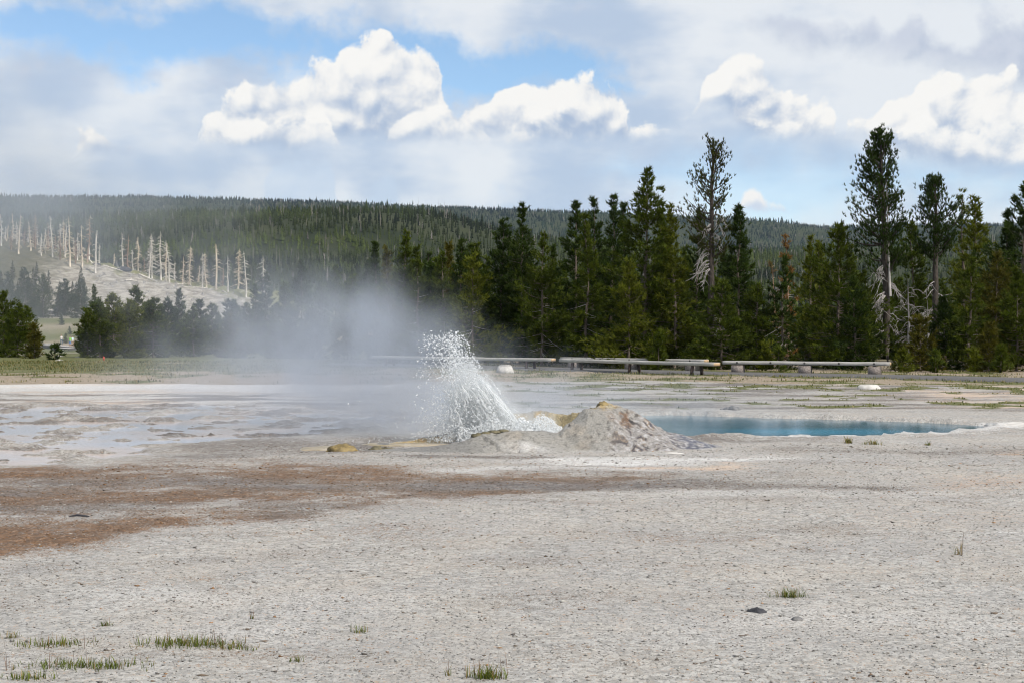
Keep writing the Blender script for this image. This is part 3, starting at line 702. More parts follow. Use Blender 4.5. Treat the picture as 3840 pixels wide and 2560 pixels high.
def conifer(name, H, R, seed, loc, label, group=None, start=0.04, dens=1.0, tint=None, bark='bark', shape=0.92, rough=0.3, dead_low=0.0, lean=0.0, bare=0.0, open_=0.0, blunt=0.0, cat='tree', up=0.35):
    """One conifer: tapered trunk with limbs, and a crown of needle tufts along every limb."""
    r = np.random.default_rng(seed)
    tint = GREEN if tint is None else np.asarray(tint)
    root = empty(name, loc); tag(root, label, cat, group)
    tr, cr, dl = MB(), MB(), MB()
    nz = 9; zz = np.linspace(-0.15, H * 0.985, nz)
    ox = lean * H * (zz / H) ** 1.5 + np.cumsum(r.normal(0, 0.006 * H, nz)); oy = np.cumsum(r.normal(0, 0.005 * H, nz)); ox[0] = oy[0] = 0
    tr_r = (0.010 + 0.0105 * H) * (1 - 0.93 * (zz.clip(0) / H)) ** 0.9 + 0.004
    tr.tube(np.stack([ox, oy, zz], 1), tr_r, 6)
    z = H * start
    C, D = [], []
    while z < H * 0.985:
        f = (z - H * start) / (H * (1 - start))
        prof = (1 - f) ** shape if not blunt else min(1.0, (1 - f) * 3.2) ** 0.7 * (0.55 + 0.45 * math.sin(min(1, f * 1.25 + 0.25) * math.pi))
        if f < 0.12: prof *= 0.72 + 2.3 * f
        nb = max(3, int(r.integers(4, 7) * dens))
        bulge = 1 + rough * r.normal(0, 0.55)
        for k in range(nb):
            th = r.uniform(0, 6.283)
            L = max(0.10, R * prof * bulge * r.uniform(0.62, 1.16))
            if open_ and r.random() < open_: continue
            el = math.radians(-8 + 44 * f ** 1.3 + r.normal(0, 9))
            zc = z + r.uniform(-0.1, 0.1)
            cx = np.interp(zc, zz, ox); cyy = np.interp(zc, zz, oy)
            hd = np.array([math.cos(th), math.sin(th), 0.0])
            s = np.linspace(0, 1, 5)[:, None]
            pts = np.array([cx, cyy, zc]) + hd * (L * math.cos(el)) * s + np.array([0, 0, 1.0]) * (L * math.sin(el) * s + up * L * s ** 2 * (0.35 + 0.4 * f) - 0.10 * L * (1 - f) * np.sin(s * 3.14))
            isdead = r.random() < dead_low * (1 - f) ** 2
            if isdead or r.random() < bare:
                pts[:, 2] -= 0.35 * L * (s[:, 0] ** 2); dl.tube(pts[::2], [0.012 + 0.004 * L, 0.008, 0.003], 3)
                continue
            if L > 0.35: tr.tube(pts[::2], [0.010 + 0.006 * L, 0.007, 0.003], 3)
            m = max(3, int((3.0 + L * 14.0) * (0.85 if L < 0.4 else 1)))
            q = np.sqrt(r.uniform(0.06, 1.0, m)); q[0] = 1.0
            c = np.stack([np.interp(q, s[:, 0], pts[:, j]) for j in range(3)], 1)
            off = r.normal(0, 1, (m, 3)) * (0.055 + 0.12 * L * (1 - q[:, None] * 0.6)); off[:, 2] *= 0.65; off[0] = 0
            C.append(c + off)
            dr = hd * 0.8 + np.array([0, 0, 0.45 + 0.5 * f]); dr = dr / np.linalg.norm(dr)
            D.append(np.tile(dr, (m, 1)))
        z += (0.13 + 0.014 * H) * r.uniform(0.75, 1.25)
    top = np.array([[ox[-1], oy[-1], H * 0.97], [ox[-1], oy[-1], H * 0.94], [ox[-1], oy[-1], H * 0.90]])
    C.append(top); D.append(np.tile([0, 0, 1.0], (3, 1)))
    C = np.concatenate(C); D = np.concatenate(D)
    tips = r.random(len(C)) < 0.5
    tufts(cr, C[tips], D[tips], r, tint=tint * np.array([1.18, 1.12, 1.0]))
    tufts(cr, C[~tips], D[~tips], r, tint=tint)
    tr.build('trunk', MATS[bark], root, smooth=True)
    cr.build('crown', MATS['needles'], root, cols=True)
    if dl.n: tag(dl.build('dead_branches', MATS['silver_wood'], root), kind='stuff')
    return root
def copy_tree(src, loc, label, group=None, rz=0.0, sc=1.0, sz=None):
    c = src.copy(); COL.objects.link(c); c.location = loc; c.rotation_euler = (0, 0, rz); c.scale = (sc, sc, sz or sc)
    c['label'] = label
    if group: c['group'] = group
    elif 'group' in c: del c['group']
    for ch in src.children:
        d = ch.copy(); COL.objects.link(d); d.parent = c
    return c
def droop(mb, p0, d0, L, r, rad=0.02, n=5, sub=5, sag=0.9):
    """A dead limb that arches out and hangs, with thinner twigs."""
    d0 = np.asarray(d0, float); s = np.linspace(0, 1, n)[:, None]
    pts = np.asarray(p0) + d0 * L * s * (1 - 0.25 * s) + np.array([0, 0, -1]) * sag * L * s ** 2 + r.normal(0, 0.03 * L, (n, 3)) * s
    mb.tube(pts, rad * (1 - 0.8 * s[:, 0]), 4)
    for _ in range(sub):
        k = r.uniform(0.25, 0.95); q = np.array([np.interp(k, s[:, 0], pts[:, j]) for j in range(3)])
        d = d0 * r.uniform(-0.1, 0.7) + r.normal(0, 0.35, 3); d[2] = -abs(d[2]) - 0.3
        l = L * r.uniform(0.2, 0.5); t_ = np.linspace(0, 1, 3)[:, None]
        mb.tube(q + d * l * t_ + r.normal(0, 0.05 * l, (3, 3)) * t_, [rad * 0.5, rad * 0.35, rad * 0.12], 3)

def at(u, Y, ztop=None): return (gx(u, Y), Y, float(ground_z(np.array([gx(u, Y)]), np.array([Y]), False)[0]))
def TH(v, Y): return gz(v, Y)
OL, DK, BR, YL = (0.055, 0.074, 0.0105), (0.031, 0.050, 0.0115), (0.072, 0.068, 0.013), (0.088, 0.102, 0.0135)
# row behind the benches: (u, top row, half width in picture units, distance, options, label)
ROW = [
 (868, 552, 26, 66, dict(tint=DK), 'slim dark pine at the steamy end of the tree row, pointed top'),
 (898, 566, 22, 63, dict(tint=BR), 'short brownish pine top just right of the slim pine in the steam'),
 (931, 537, 46, 61, dict(tint=OL, dead_low=0.3, rough=0.5), 'pine with rust tinged tip rising beside the steam, bare pale trunk below'),
 (962, 566, 36, 60, dict(tint=OL, dead_low=0.5, bare=0.1), 'thin pine with bare whitish lower trunk, right of the rust tipped pine'),
 (992, 602, 36, 61, dict(tint=DK), 'low dark pine filling the dip left of the splash'),
 (1016, 575, 40, 60, dict(tint=OL, start=0.1), 'olive pine with forked tip above the left bench'),
 (1034, 562, 34, 64, dict(tint=BR), 'reddish topped pine standing behind the forked olive pine'),
 (1060, 547, 44, 62, dict(tint=DK), 'upright green pine directly above the splash'),
 (1085, 588, 66, 57.5, dict(tint=YL, dead_low=0.65, bark='bark', start=0.03, rough=0.5), 'sunlit olive pine with bare zigzag trunk and dead limbs beside the splash'),
 (1105, 560, 38, 63, dict(tint=OL), 'bushy olive pine top between the splash and the narrow spire'),
 (1150, 506, 52, 62, dict(tint=DK, rough=0.6, shape=0.8), 'dark spire pine with knobbly outline left of the narrow tall spire'),
 (1195, 464, 56, 61, dict(tint=DK, shape=0.95, rough=0.55), 'narrow tall spire pine over the left bench'),
 (1244, 526, 58, 57, dict(tint=OL, dead_low=0.55, bare=0.06), 'olive pine with bare branched lower trunk at the left bench end'),
 (1272, 562, 34, 61, dict(tint=DK), 'small dark pine top right of the bare trunked olive pine'),
 (1322, 456, 50, 59, dict(tint=DK, shape=0.9, rough=0.45), 'dark pine with three shoots, leftmost of the tall middle cluster'),
 (1345, 492, 40, 55.5, dict(tint=OL, dead_low=0.45), 'thin pine with whitish bare leader in front of the dark cluster'),
 (1370, 446, 46, 60, dict(tint=DK, shape=0.9), 'second dark spire of the middle cluster'),
 (1402, 449, 44, 61, dict(tint=DK, shape=0.85, rough=0.5), 'third dark spire of the middle cluster, left of the broad pine'),
 (1426, 460, 34, 63, dict(tint=DK), 'fourth spire of the middle cluster, tucked behind the broad pine'),
 (1482, 390, 108, 56, dict(tint=OL, shape=0.95, rough=0.3, dens=1.4), 'broad tall olive pine with full skirts, biggest of the middle cluster'),
 (1440, 600, 62, 54, dict(tint=YL, rough=0.5), 'low yellowish pine at the foot of the broad tall pine'),
 (1526, 466, 44, 58, dict(tint=OL), 'pine shoulder right of the broad tall pine'),
 (1548, 474, 50, 55, dict(tint=YL, dead_low=0.2, start=0.04), 'sunlit yellow green pine left of the sparse old pine'),
 (1588, 480, 40, 60, dict(tint=DK), 'dark slender pine touching the sparse old pine'),
 (1655, 640, 66, 53, dict(tint=OL, rough=0.5), 'rounded olive pine below the hanging silver branches'),
 (1695, 462, 46, 55, dict(tint=DK, rough=0.4, shape=0.8), 'dark spire pine right of the sparse old pine'),
 (1740, 650, 56, 54, dict(tint=OL), 'short olive pine behind the left end of the concrete footed bench'),
 (1800, 590, 50, 53.5, dict(tint=DK, dead_low=0.25, open_=0.3, rough=0.5), 'open dark pine in the gap with straight bare trunk'),
 (1860, 542, 44, 64, dict(tint=YL, open_=0.2), 'yellowish twin topped pine at the right of the gap'),
 (1882, 550, 34, 66, dict(tint=YL), 'yellowish pine right behind the twin topped pine'),
 (1918, 516, 96, 54, dict(tint=OL, shape=0.8, rough=0.4, dens=1.15), 'wide skirted pine behind the middle of the concrete footed bench'),
 (1962, 640, 56, 52.5, dict(tint=DK), 'dark young pine against the trunk of the tallest pine'),
 (2100, 500, 58, 62, dict(tint=OL), 'olive pine between the tallest pine and the round topped pine'),
 (2112, 728, 48, 51.5, dict(tint=BR, rough=0.5), 'small orange tinged young pine beyond the right bench end'),
 (2172, 690, 52, 52.5, dict(tint=DK), 'low dark pine right of the orange tinged young pine'),
 (2214, 440, 46, 63, dict(tint=YL, open_=0.35, bare=0.15), 'thin sparse pine with pale twigs beside the round topped pine'),
 (2242, 450, 60, 60, dict(tint=YL, shape=0.85, open_=0.1), 'bright green pine with pale upper trunk near the right edge'),
 (2226, 590, 50, 51.8, dict(tint=OL, dead_low=0.5, open_=0.25, start=0.06), 'young pine with long bare straight trunk by the path'),
 (2290, 580, 70, 54, dict(tint=BR, rough=0.4), 'brown green bushy pine left of the frame edge pines'),
 (2272, 745, 42, 50.5, dict(tint=BR), 'tiny rust tipped pine beside the path'),
 (2312, 485, 50, 57, dict(tint=DK, rough=0.6), 'dark pine with two knobs just left of the frame edge pine'),
 (2348, 418, 92, 56, dict(tint=DK, shape=0.75, rough=0.5), 'tall dark pine cut by the right edge of the view'),
 (2335, 620, 66, 51.5, dict(tint=OL), 'olive bushy pine under the frame edge pine'),
]
for i, (u, v, hw, Yd, kw, lab) in enumerate(ROW):
    H = TH(v, Yd); R = hw / F * Yd * 1.38
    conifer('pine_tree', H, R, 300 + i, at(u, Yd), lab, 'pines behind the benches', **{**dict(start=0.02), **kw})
# low saplings along the path and a second rank that closes the wood
sap = [(1500, 790, 52), (1512, 770, 51.5), (1760, 795, 51), (1790, 800, 50.5), (2075, 800, 50), (2150, 808, 49.5), (2235, 800, 49.5), (2300, 796, 49), (1385, 780, 54)]
SAPL = ['pale yellow green sapling behind the middle benches', 'second taller sapling behind the middle benches', 'small sapling behind the concrete footed bench', 'tiny sapling next to the bench sapling',
        'low sapling right of the tallest pine trunk', 'low sapling before the round topped pine', 'low bushy sapling by the path near the bare trunk', 'low sapling by the path at the right edge', 'low dark sapling between the two middle bench ends']
for k, ((u, v, Yd), lab) in enumerate(zip(sap, SAPL)):
    conifer('sapling', TH(v, Yd), 0.34, 600 + k, at(u, Yd), lab, 'saplings by the path', tint=YL if k % 2 == 0 else OL, rough=0.5)
BACK = []
pro = [conifer('pine_tree', 5.0, 1.0, 700 + k, (0, 0, 0), 'dark pine in the shaded second rank behind the front row', 'second rank of pines', tint=DK if k % 2 else OL, rough=0.4, start=0.05) for k in range(4)]
spots = [(u + rng.uniform(-12, 12), rng.uniform(66, 80), rng.uniform(560, 630)) for u in range(900, 1740, 28)] + [(u + rng.uniform(-12, 12), rng.uniform(62, 76), rng.uniform(580, 660)) for u in range(1900, 2370, 28)] \
      + [(u, rng.uniform(60, 70), rng.uniform(690, 720)) for u in (1740, 1775, 1815, 1850, 1885)]
for k, (u, Yd, v) in enumerate(spots):
    H = TH(v, Yd); p = at(u, Yd)
    if k < 4:
        pro[k].location = p; pro[k].scale = (H / 5, H / 5, H / 5)
    else: copy_tree(pro[k % 4], p, pro[0]['label'], 'second rank of pines', rng.uniform(0, 6.28), H / 5 * rng.uniform(1.1, 1.45), H / 5)

# --- four old pines
def old_pine(u, v, Yd, seed, label, crown, trunk_lean=0.0, tint=DK, dead=None, bark='dark_bark', snag=False, clumps=60, tuftn=26, spreadz=0.5):
    """Old lodgepole: long trunk, forked limbs, crown of separate clumps. crown: outline as (height fraction, half width left, half width right) in metres."""
    r = np.random.default_rng(seed); H = TH(v, Yd)
    root = empty('old_pine_tree', at(u, Yd)); tag(root, label, 'tree', 'old tall pines')
    tr, cr, dl = MB(), MB(), MB()
    zz = np.linspace(-0.2, H * 0.97, 12); ox = trunk_lean * (zz / H) ** 1.3 + np.r_[0, np.cumsum(r.normal(0, 0.025, 11))]; oy = np.r_[0, np.cumsum(r.normal(0, 0.025, 11))]
    tr.tube(np.stack([ox, oy, zz], 1), 0.16 * (1 - 0.88 * (zz.clip(0) / H)) + 0.012, 8)
    fs = np.array([c[0] for c in crown]); wl = np.array([c[1] for c in crown]); wr = np.array([c[2] for c in crown])
    C, D = [], []
    for k in range(clumps):
        f = fs[0] + (fs[-1] - fs[0]) * (k + r.random()) / clumps
        th = r.uniform(0, 6.283); w = np.interp(f, fs, wl) if math.cos(th) < 0 else np.interp(f, fs, wr)
        w *= r.uniform(0.55, 1.05)
        z0 = H * (f - 0.05 - 0.05 * r.random()); cx, cyy = np.interp(z0, zz, ox), np.interp(z0, zz, oy)
        tip = np.array([cx + w * math.cos(th), cyy + w * math.sin(th) * 0.85, H * f + r.uniform(-0.1, 0.25)])
        p0 = np.array([cx, cyy, z0]); s = np.linspace(0, 1, 5)[:, None]
        pts = p0 + (tip - p0) * s + np.array([0, 0, 1.0]) * (-0.16 * w * np.sin(s * 3.14)) + r.normal(0, 0.03 * w, (5, 3)) * s
        tr.tube(pts, np.linspace(0.02 + 0.014 * w, 0.006, 5), 4)
        for _ in range(int(tuftn * 1.7)):
            q = math.sqrt(r.uniform(0.12, 1.0)); c = np.array([np.interp(q, s[:, 0], pts[:, j]) for j in range(3)])
            o = r.normal(0, 1, 3) * np.array([0.13, 0.13, 0.10]) * (0.45 + 0.55 * w); 
            C.append(c + o); D.append((tip - p0) / (np.linalg.norm(tip - p0) + 1e-6) * 0.5 + np.array([0, 0, 0.8]))
    for k in range(10):
        C.append(np.array([ox[-1], oy[-1], H * (0.985 - 0.008 * k)]) + r.normal(0, 0.03 + 0.012 * k, 3)); D.append(np.array([0, 0, 1.0]))
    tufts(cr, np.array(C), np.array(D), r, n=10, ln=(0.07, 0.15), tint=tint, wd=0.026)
    for (f, side, L, n) in (dead or []):
        for _ in range(n):
            z0 = H * f + r.uniform(-0.25, 0.25); cx, cyy = np.interp(z0, zz, ox), np.interp(z0, zz, oy)
            d = np.array([side * r.uniform(0.5, 1.0), -r.uniform(0.1, 0.9), r.uniform(0.0, 0.35)]); d /= np.linalg.norm(d)
            droop(dl, (cx, cyy, z0), d, L * r.uniform(0.6, 1.15), r, 0.022, sag=r.uniform(0.5, 1.0), sub=6)
    if snag:   # dead second stem standing against the trunk
        a = np.linspace(0.30, 0.80, 6); dl.tube(np.stack([np.interp(a * H, zz, ox) + 0.10, np.interp(a * H, zz, oy) - 0.20, a * H], 1), np.linspace(0.055, 0.012, 6), 5)
    tr.build('trunk', MATS[bark], root, smooth=True); cr.build('crown', MATS['needles'], root, cols=True)
    if dl.n: tag(dl.build('dead_branches', MATS['silver_wood'], root), kind='stuff')
    return root
old_pine(1632, 312, 55, 801, 'sparse old pine with see-through crown and hanging silver dead limbs',
         [(0.50, 0.75, 0.8), (0.60, 1.1, 1.1), (0.68, 1.35, 0.9), (0.78, 1.15, 0.85), (0.86, 0.95, 0.85), (0.94, 0.6, 0.6), (0.985, 0.25, 0.25)],
         dead=[(0.60, -1, 0.7, 7), (0.56, 1, 0.6, 7), (0.50, -1, 0.9, 7), (0.44, -1, 1.0, 8), (0.66, 1, 0.8, 5)], clumps=62, tuftn=9, tint=(0.05, 0.055, 0.013), trunk_lean=-0.05)
old_pine(2040, 291, 54, 802, 'tallest pine, dark crown and pale dead stem against its trunk, behind the right bench end',
         [(0.44, 1.0, 0.9), (0.54, 1.75, 0.8), (0.62, 1.55, 1.0), (0.70, 1.35, 1.05), (0.78, 1.25, 0.95), (0.86, 0.95, 0.9), (0.94, 0.55, 0.55), (0.99, 0.2, 0.2)],
         dead=[(0.40, -1, 0.95, 9), (0.34, 1, 0.7, 6), (0.26, -1, 0.85, 9), (0.21, 1, 0.6, 6), (0.17, -1, 0.5, 5), (0.30, -1, 1.0, 7)], clumps=88, tuftn=20, snag=True, trunk_lean=-0.25)
old_pine(2150, 400, 55, 803, 'round topped old pine with forked dark limbs, right of the tallest pine',
         [(0.60, 0.8, 0.9), (0.70, 0.95, 1.2), (0.80, 0.95, 1.2), (0.88, 0.8, 0.9), (0.95, 0.5, 0.5), (0.99, 0.2, 0.2)],
         dead=[(0.42, -1, 0.8, 3), (0.36, 1, 0.6, 3), (0.30, -1, 0.5, 3)], clumps=58, tuftn=16)
conifer('dead_pine_tree', TH(535, 60), 0.62, 811, at(1812, 60), 'rust brown dead pine standing in the gap behind the bench', tint=(0.16, 0.085, 0.035), open_=0.35, bare=0.35, bark='rusty_dead_wood', dens=0.9)
conifer('dead_pine_tree', TH(600, 58), 0.6, 812, at(1775, 58), 'small grey brown dead pine in the gap, left of the rust one', tint=(0.15, 0.11, 0.07), open_=0.5, bare=0.5, bark='rusty_dead_wood', dens=0.8)
# pale dead brush in the gap and by the old pines
for k, (u, v, Yd, lab) in enumerate([(1765, 640, 57, 'tangle of pale dead branches in the gap behind the right bench'), (2085, 640, 58, 'pinkish grey dead brush between the tallest and the round topped pine'), (2130, 690, 57, 'low grey dead brush at the foot of the round topped pine'), (1660, 660, 56.5, 'pale dead brush under the sparse old pine')]):
    r = np.random.default_rng(850 + k); mb = MB(); H = TH(v, Yd)
    for _ in range(46):
        p0 = np.array([r.normal(0, 0.25), r.normal(0, 0.2), r.uniform(0.2, 0.9) * H]); d = r.normal(0, 1, 3); d[2] = abs(d[2]) * 0.4; d /= np.linalg.norm(d)
        droop(mb, p0, d, r.uniform(0.4, 0.9), r, 0.011, n=4, sub=4, sag=0.5)
    mb.tube([(0, 0, -0.1), (0.05, 0, H * 0.5), (0.0, 0.02, H)], [0.06, 0.04, 0.01], 5)
    tag(mb.build('dead_brush', MATS['silver_wood']), lab, 'brush', 'dead brush among the pines').location = at(u, Yd)

# --- young pines on the left, partly in the steam
LEFT = [
 (8, 668, 44, 78, OL, 'leftmost bushy young pine at the picture edge'), (42, 700, 46, 74, OL, 'bushy young pine left of the people, in front'), (78, 742, 22, 71, BR, 'low brownish young pine at the left side of the clearing'),
 (125, 790, 20, 68, DK, 'tiny pine standing alone in front of the clearing'), (150, 640, 40, 300, DK, 'dark pine in the steam behind the people'), (202, 712, 32, 74, OL, 'young pine forming the right side of the clearing'),
 (228, 690, 46, 73, OL, 'olive young pine right of the clearing, broad and low'), (262, 672, 44, 75, YL, 'sunlit young pine with rounded top right of the clearing'), (296, 690, 44, 72, YL, 'yellow green young pine in front of the pale knoll'),
 (318, 660, 46, 80, OL, 'taller young pine against the pale knoll'), (352, 688, 50, 73, OL, 'olive young pine with bare grey trunk showing'), (385, 684, 42, 78, DK, 'dark young pine between the two taller ones'),
 (412, 666, 36, 84, DK, 'pointed dark young pine against the white rock'), (446, 708, 44, 75, OL, 'low young pine at the right end of the knoll rocks'), (486, 700, 40, 82, OL, 'hazy young pine below the white rocks'),
 (524, 728, 44, 74, BR, 'brownish low pine half hidden by steam'), (540, 690, 32, 96, DK, 'small pointed pine in front of the right rocks'), (585, 655, 36, 100, DK, 'hazy dark pine at the end of the knoll'),
 (612, 625, 46, 104, DK, 'tall hazy pine right of the knoll'), (655, 650, 44, 92, OL, 'hazy pine with pale twigs beyond the steam'), (690, 592, 44, 108, DK, 'dark topped pine rising from the steam'),
 (735, 640, 48, 90, OL, 'steam veiled pine left of the plume'), (772, 610, 44, 98, OL, 'steam veiled pine behind the plume'), (812, 630, 48, 84, OL, 'pine lost in the plume, left of the tree row'), (842, 600, 40, 80, DK, 'hazy pine at the start of the tree row'),
 (560, 760, 44, 72, OL, 'low bush-like pine in the steam at the meadow edge'), (640, 745, 50, 71, OL, 'second bush-like pine in the steam at the meadow edge'), (720, 740, 50, 70, DK, 'third bush-like pine in the steam at the meadow edge'), (800, 720, 50, 68, OL, 'fourth bush-like pine deep in the plume'),
 (20, 625, 40, 285, DK, 'dark tall pine in the drifting steam at the left edge'), (60, 612, 36, 290, DK, 'second dark tall pine in the drifting steam'), (100, 630, 36, 296, OL, 'third tall pine in the drifting steam, above the clearing'), (188, 640, 34, 292, DK, 'tall steam veiled pine before the slope'), (215, 655, 34, 140, OL, 'steam veiled pine at the foot of the pale slope'),
]
for i, (u, v, hw, Yd, tn, lab) in enumerate(LEFT):
    p = at(u, Yd); H = TH(v, Yd) - p[2]; big = H > 6
    conifer('young_pine_tree' if not big else 'pine_tree', H, hw / F * Yd * 1.12, 900 + i, p, lab, 'pines on the left', tint=tn, rough=0.45, start=0.02, shape=0.8 if not big else 0.9, dead_low=0.15)

yp = [conifer('young_pine_tree', 3.0, 0.9, 980 + k, (0, 0, 0), 'young pine in the rear line of the left grove', 'rear line of young pines', tint=(OL, DK)[k], rough=0.45, start=0.02, shape=0.8) for k in range(2)]
for k, u in enumerate([-6, 24, 60, 214, 244, 278, 308, 338, 370, 400, 432, 462, 500, 530, 566, 600, 636, 670, 706]):
    Yd = 84 + (k * 5) % 14; p = at(u, Yd); s = (TH(rng.uniform(688, 725), Yd) - p[2]) / 3.0
    if k < 2: yp[k].location = p; yp[k].scale = (s, s, s)
    else: copy_tree(yp[k % 2], p, yp[0]['label'], 'rear line of young pines', rng.uniform(0, 6.28), s * rng.uniform(0.9, 1.2), s)
for k in range(9):
    u = rng.uniform(80, 190); Yd = rng.uniform(248, 282); p = at(u, Yd); copy_tree(yp[k % 2], p, 'tiny pine dotted over the far meadow behind the people', 'tiny pines on the far meadow', rng.uniform(0, 6.28), rng.uniform(0.35, 0.7))
# --- bleached dead trees on the knoll
def snag_tree(H, seed, loc, label, mat, group=None, twigs=60, broken=False):
    r = np.random.default_rng(seed); root = empty('dead_tree', loc); tag(root, label, 'dead tree', group)
    tr, br = MB(), MB()
    zz = np.linspace(-0.6, H, 7); ox = np.r_[0, np.cumsum(r.normal(0, 0.10, 6))] + r.normal(0, 0.035) * zz.clip(0); oy = np.r_[0, np.cumsum(r.normal(0, 0.05, 6))]
    tr.tube(np.stack([ox, oy, zz], 1), np.linspace(0.27, 0.17 if broken else 0.06, 7) * (H / 12) ** 0.5, 6)
    for k in range(int(twigs * 1.8)):
        f = r.uniform(0.12, 0.97); L = (0.5 + 1.9 * (1 - f) ** 0.6) * r.uniform(0.4, 1.0) * H / 12; th = r.uniform(0, 6.28)
        p0 = (np.interp(f * H, zz, ox), np.interp(f * H, zz, oy), f * H); s = np.linspace(0, 1, 3)[:, None]
        d = np.array([math.cos(th), math.sin(th), 0.0])
        br.tube(np.asarray(p0) + d * L * s + np.array([0, 0, -1]) * (0.35 * L * s ** 1.6), [0.085, 0.065, 0.03], 3)
    tr.build('trunk', MATS[mat], root, smooth=True); tag(br.build('branches', MATS[mat], root), kind='stuff')
    return root
def kz(x, y): return float(knoll_z(np.array([x]), np.array([y]))[0])
SN = [  # u, top row, label
 (102, 540, 'bleached_grey_wood', 10, 'pale bare trunk left of the hillside cluster, far up in the steam'), (170, 545, 'bleached_wood', 30, 'thick pale snag in the steamy cluster, second from its left'),
 (205, 495, 'bleached_grey_wood', 14, 'tallest bare white trunk at the top of the pale slope'), (220, 530, 'bleached_grey_wood', 10, 'bare white trunk standing low on the slope beside the tallest one'), (228, 560, 'bleached_grey_wood', 8, 'thin pale trunk right behind the slope trunks'),
 (283, 535, 'bleached_grey_wood', 12, 'slender pale snag standing alone right of the slope trunks'), (294, 540, 'rusty_dead_wood', 16, 'slender rusty snag beside the lone pale one'), (307, 572, 'bleached_grey_wood', 14, 'short pale snag left of the tan feathery snag'),
 (318, 545, 'bleached_wood', 46, 'tan feathery snag, first of the ridge line'), (342, 545, 'bleached_grey_wood', 34, 'pale snag, left one of the close pair'), (350, 538, 'bleached_grey_wood', 46, 'pale snag, right one of the close pair'),
 (370, 532, 'bleached_grey_wood', 40, 'white snag with drooping branches in the middle of the ridge'), (390, 552, 'bleached_grey_wood', 50, 'full branched white snag right of the middle one'), (381, 560, 'bleached_wood', 20, 'thin tan snag left of the full branched one'),
 (420, 590, 'bleached_wood', 20, 'short tan snag right of the gap in the ridge line'), (437, 566, 'bleached_wood', 60, 'wide feathery tan snag over the green slope'), (466, 582, 'bleached_grey_wood', 22, 'pale narrow snag left of the twin tan one'),
 (474, 580, 'bleached_wood', 44, 'tan snag leaning on the pale narrow one'), (496, 561, 'bleached_wood', 26, 'single straight tan snag, tall and clean'), (524, 588, 'bleached_grey_wood', 10, 'thin bare pale pole before the thick snag'),
 (546, 572, 'bleached_wood', 60, 'thickest cream snag with shaggy top at the ridge end'), (565, 578, 'bleached_grey_wood', 26, 'pale snag right of the thickest one'), (608, 588, 'bleached_grey_wood', 30, 'last pale snag, past the ridge end among pines'),
]
for i, (u, v, mt, tw, lab) in enumerate(SN):
    Yd = 352 + (i % 3) * 3 + (0 if u > 215 or u < 180 else 4)
    if lab.startswith('bare white trunk standing low'): Yd = 338
    x = gx(u, Yd); z = kz(x, Yd)
    if u > 590: z = 0.5; Yd = 320; x = gx(u, Yd)
    snag_tree(max(5.0, gz(v, Yd) - z), 1000 + i, (x, Yd, z), lab, mt, 'bleached dead trees on the knoll', tw, broken=i % 5 == 3)
CL = [(30, 490), (48, 505), (85, 520), (118, 530), (128, 545), (140, 512), (147, 505), (152, 520), (182, 560), (112, 575), (75, 560), (12, 520), (60, 555), (160, 575), (95, 555), (262, 590), (332, 590), (402, 600), (455, 610), (512, 615)] + [(4 + 9.6 * k + (k * 37) % 7, 488 + (k * 53) % 70 + 0.12 * k) for k in range(21)]
for i, (u, v) in enumerate(CL):
    Yd = (360 + (i * 7) % 23) if i < 20 else 338 + (i * 5) % 12; x = gx(u, Yd); z = kz(x, Yd)
    snag_tree(max(4.0, gz(v, Yd) - z), 1100 + i, (x, Yd, z), 'slim bleached trunk among the crowded dead trees on the steamy hillside', ('bleached_wood', 'rusty_dead_wood', 'bleached_grey_wood')[i % 3], 'crowded dead trees on the hillside', 26)
# fallen trunk leaning on the slope
mb = MB(); mb.tube([(0, 0, 0.2), (-1.6, 0.4, 1.6), (-3.0, 0.8, 3.3)], [0.22, 0.18, 0.08], 6)
tag(mb.build('leaning_log', MATS['bleached_grey_wood']), 'pale fallen trunk leaning across the top of the slope', 'log').location = (gx(222, 348), 348, kz(gx(222, 348), 348))
# green pines behind the snags on the knoll
kp = [conifer('pine_tree', 9.0, 1.7, 1200 + k, (0, 0, 0), 'green pine standing behind the bleached trunks on the knoll', 'green pines on the knoll', tint=(0.05, 0.055, 0.014), start=0.1, open_=0.1) for k in range(2)]
for k in range(84):
    u = rng.uniform(-20, 640); Yd = rng.uniform(368, 430)
    if k >= 34: u = rng.uniform(-15, 205); Yd = rng.uniform(296, 322)
    x = gx(u, Yd); z = kz(x, Yd)
    if x > -55: z = min(z, 0.5)
    s = rng.uniform(0.75, 1.15) * (0.62 if k >= 34 else 1)
    if k < 2: kp[k].location = (x, Yd, z - 0.5)
    else: copy_tree(kp[k % 2], (x, Yd, z - 0.5), kp[0]['label'] if k < 34 else 'hazy dark pine at the foot of the pale knoll, far left', 'green pines on the knoll' if k < 34 else 'hazy pines at the foot of the knoll', rng.uniform(0, 6.28), s)

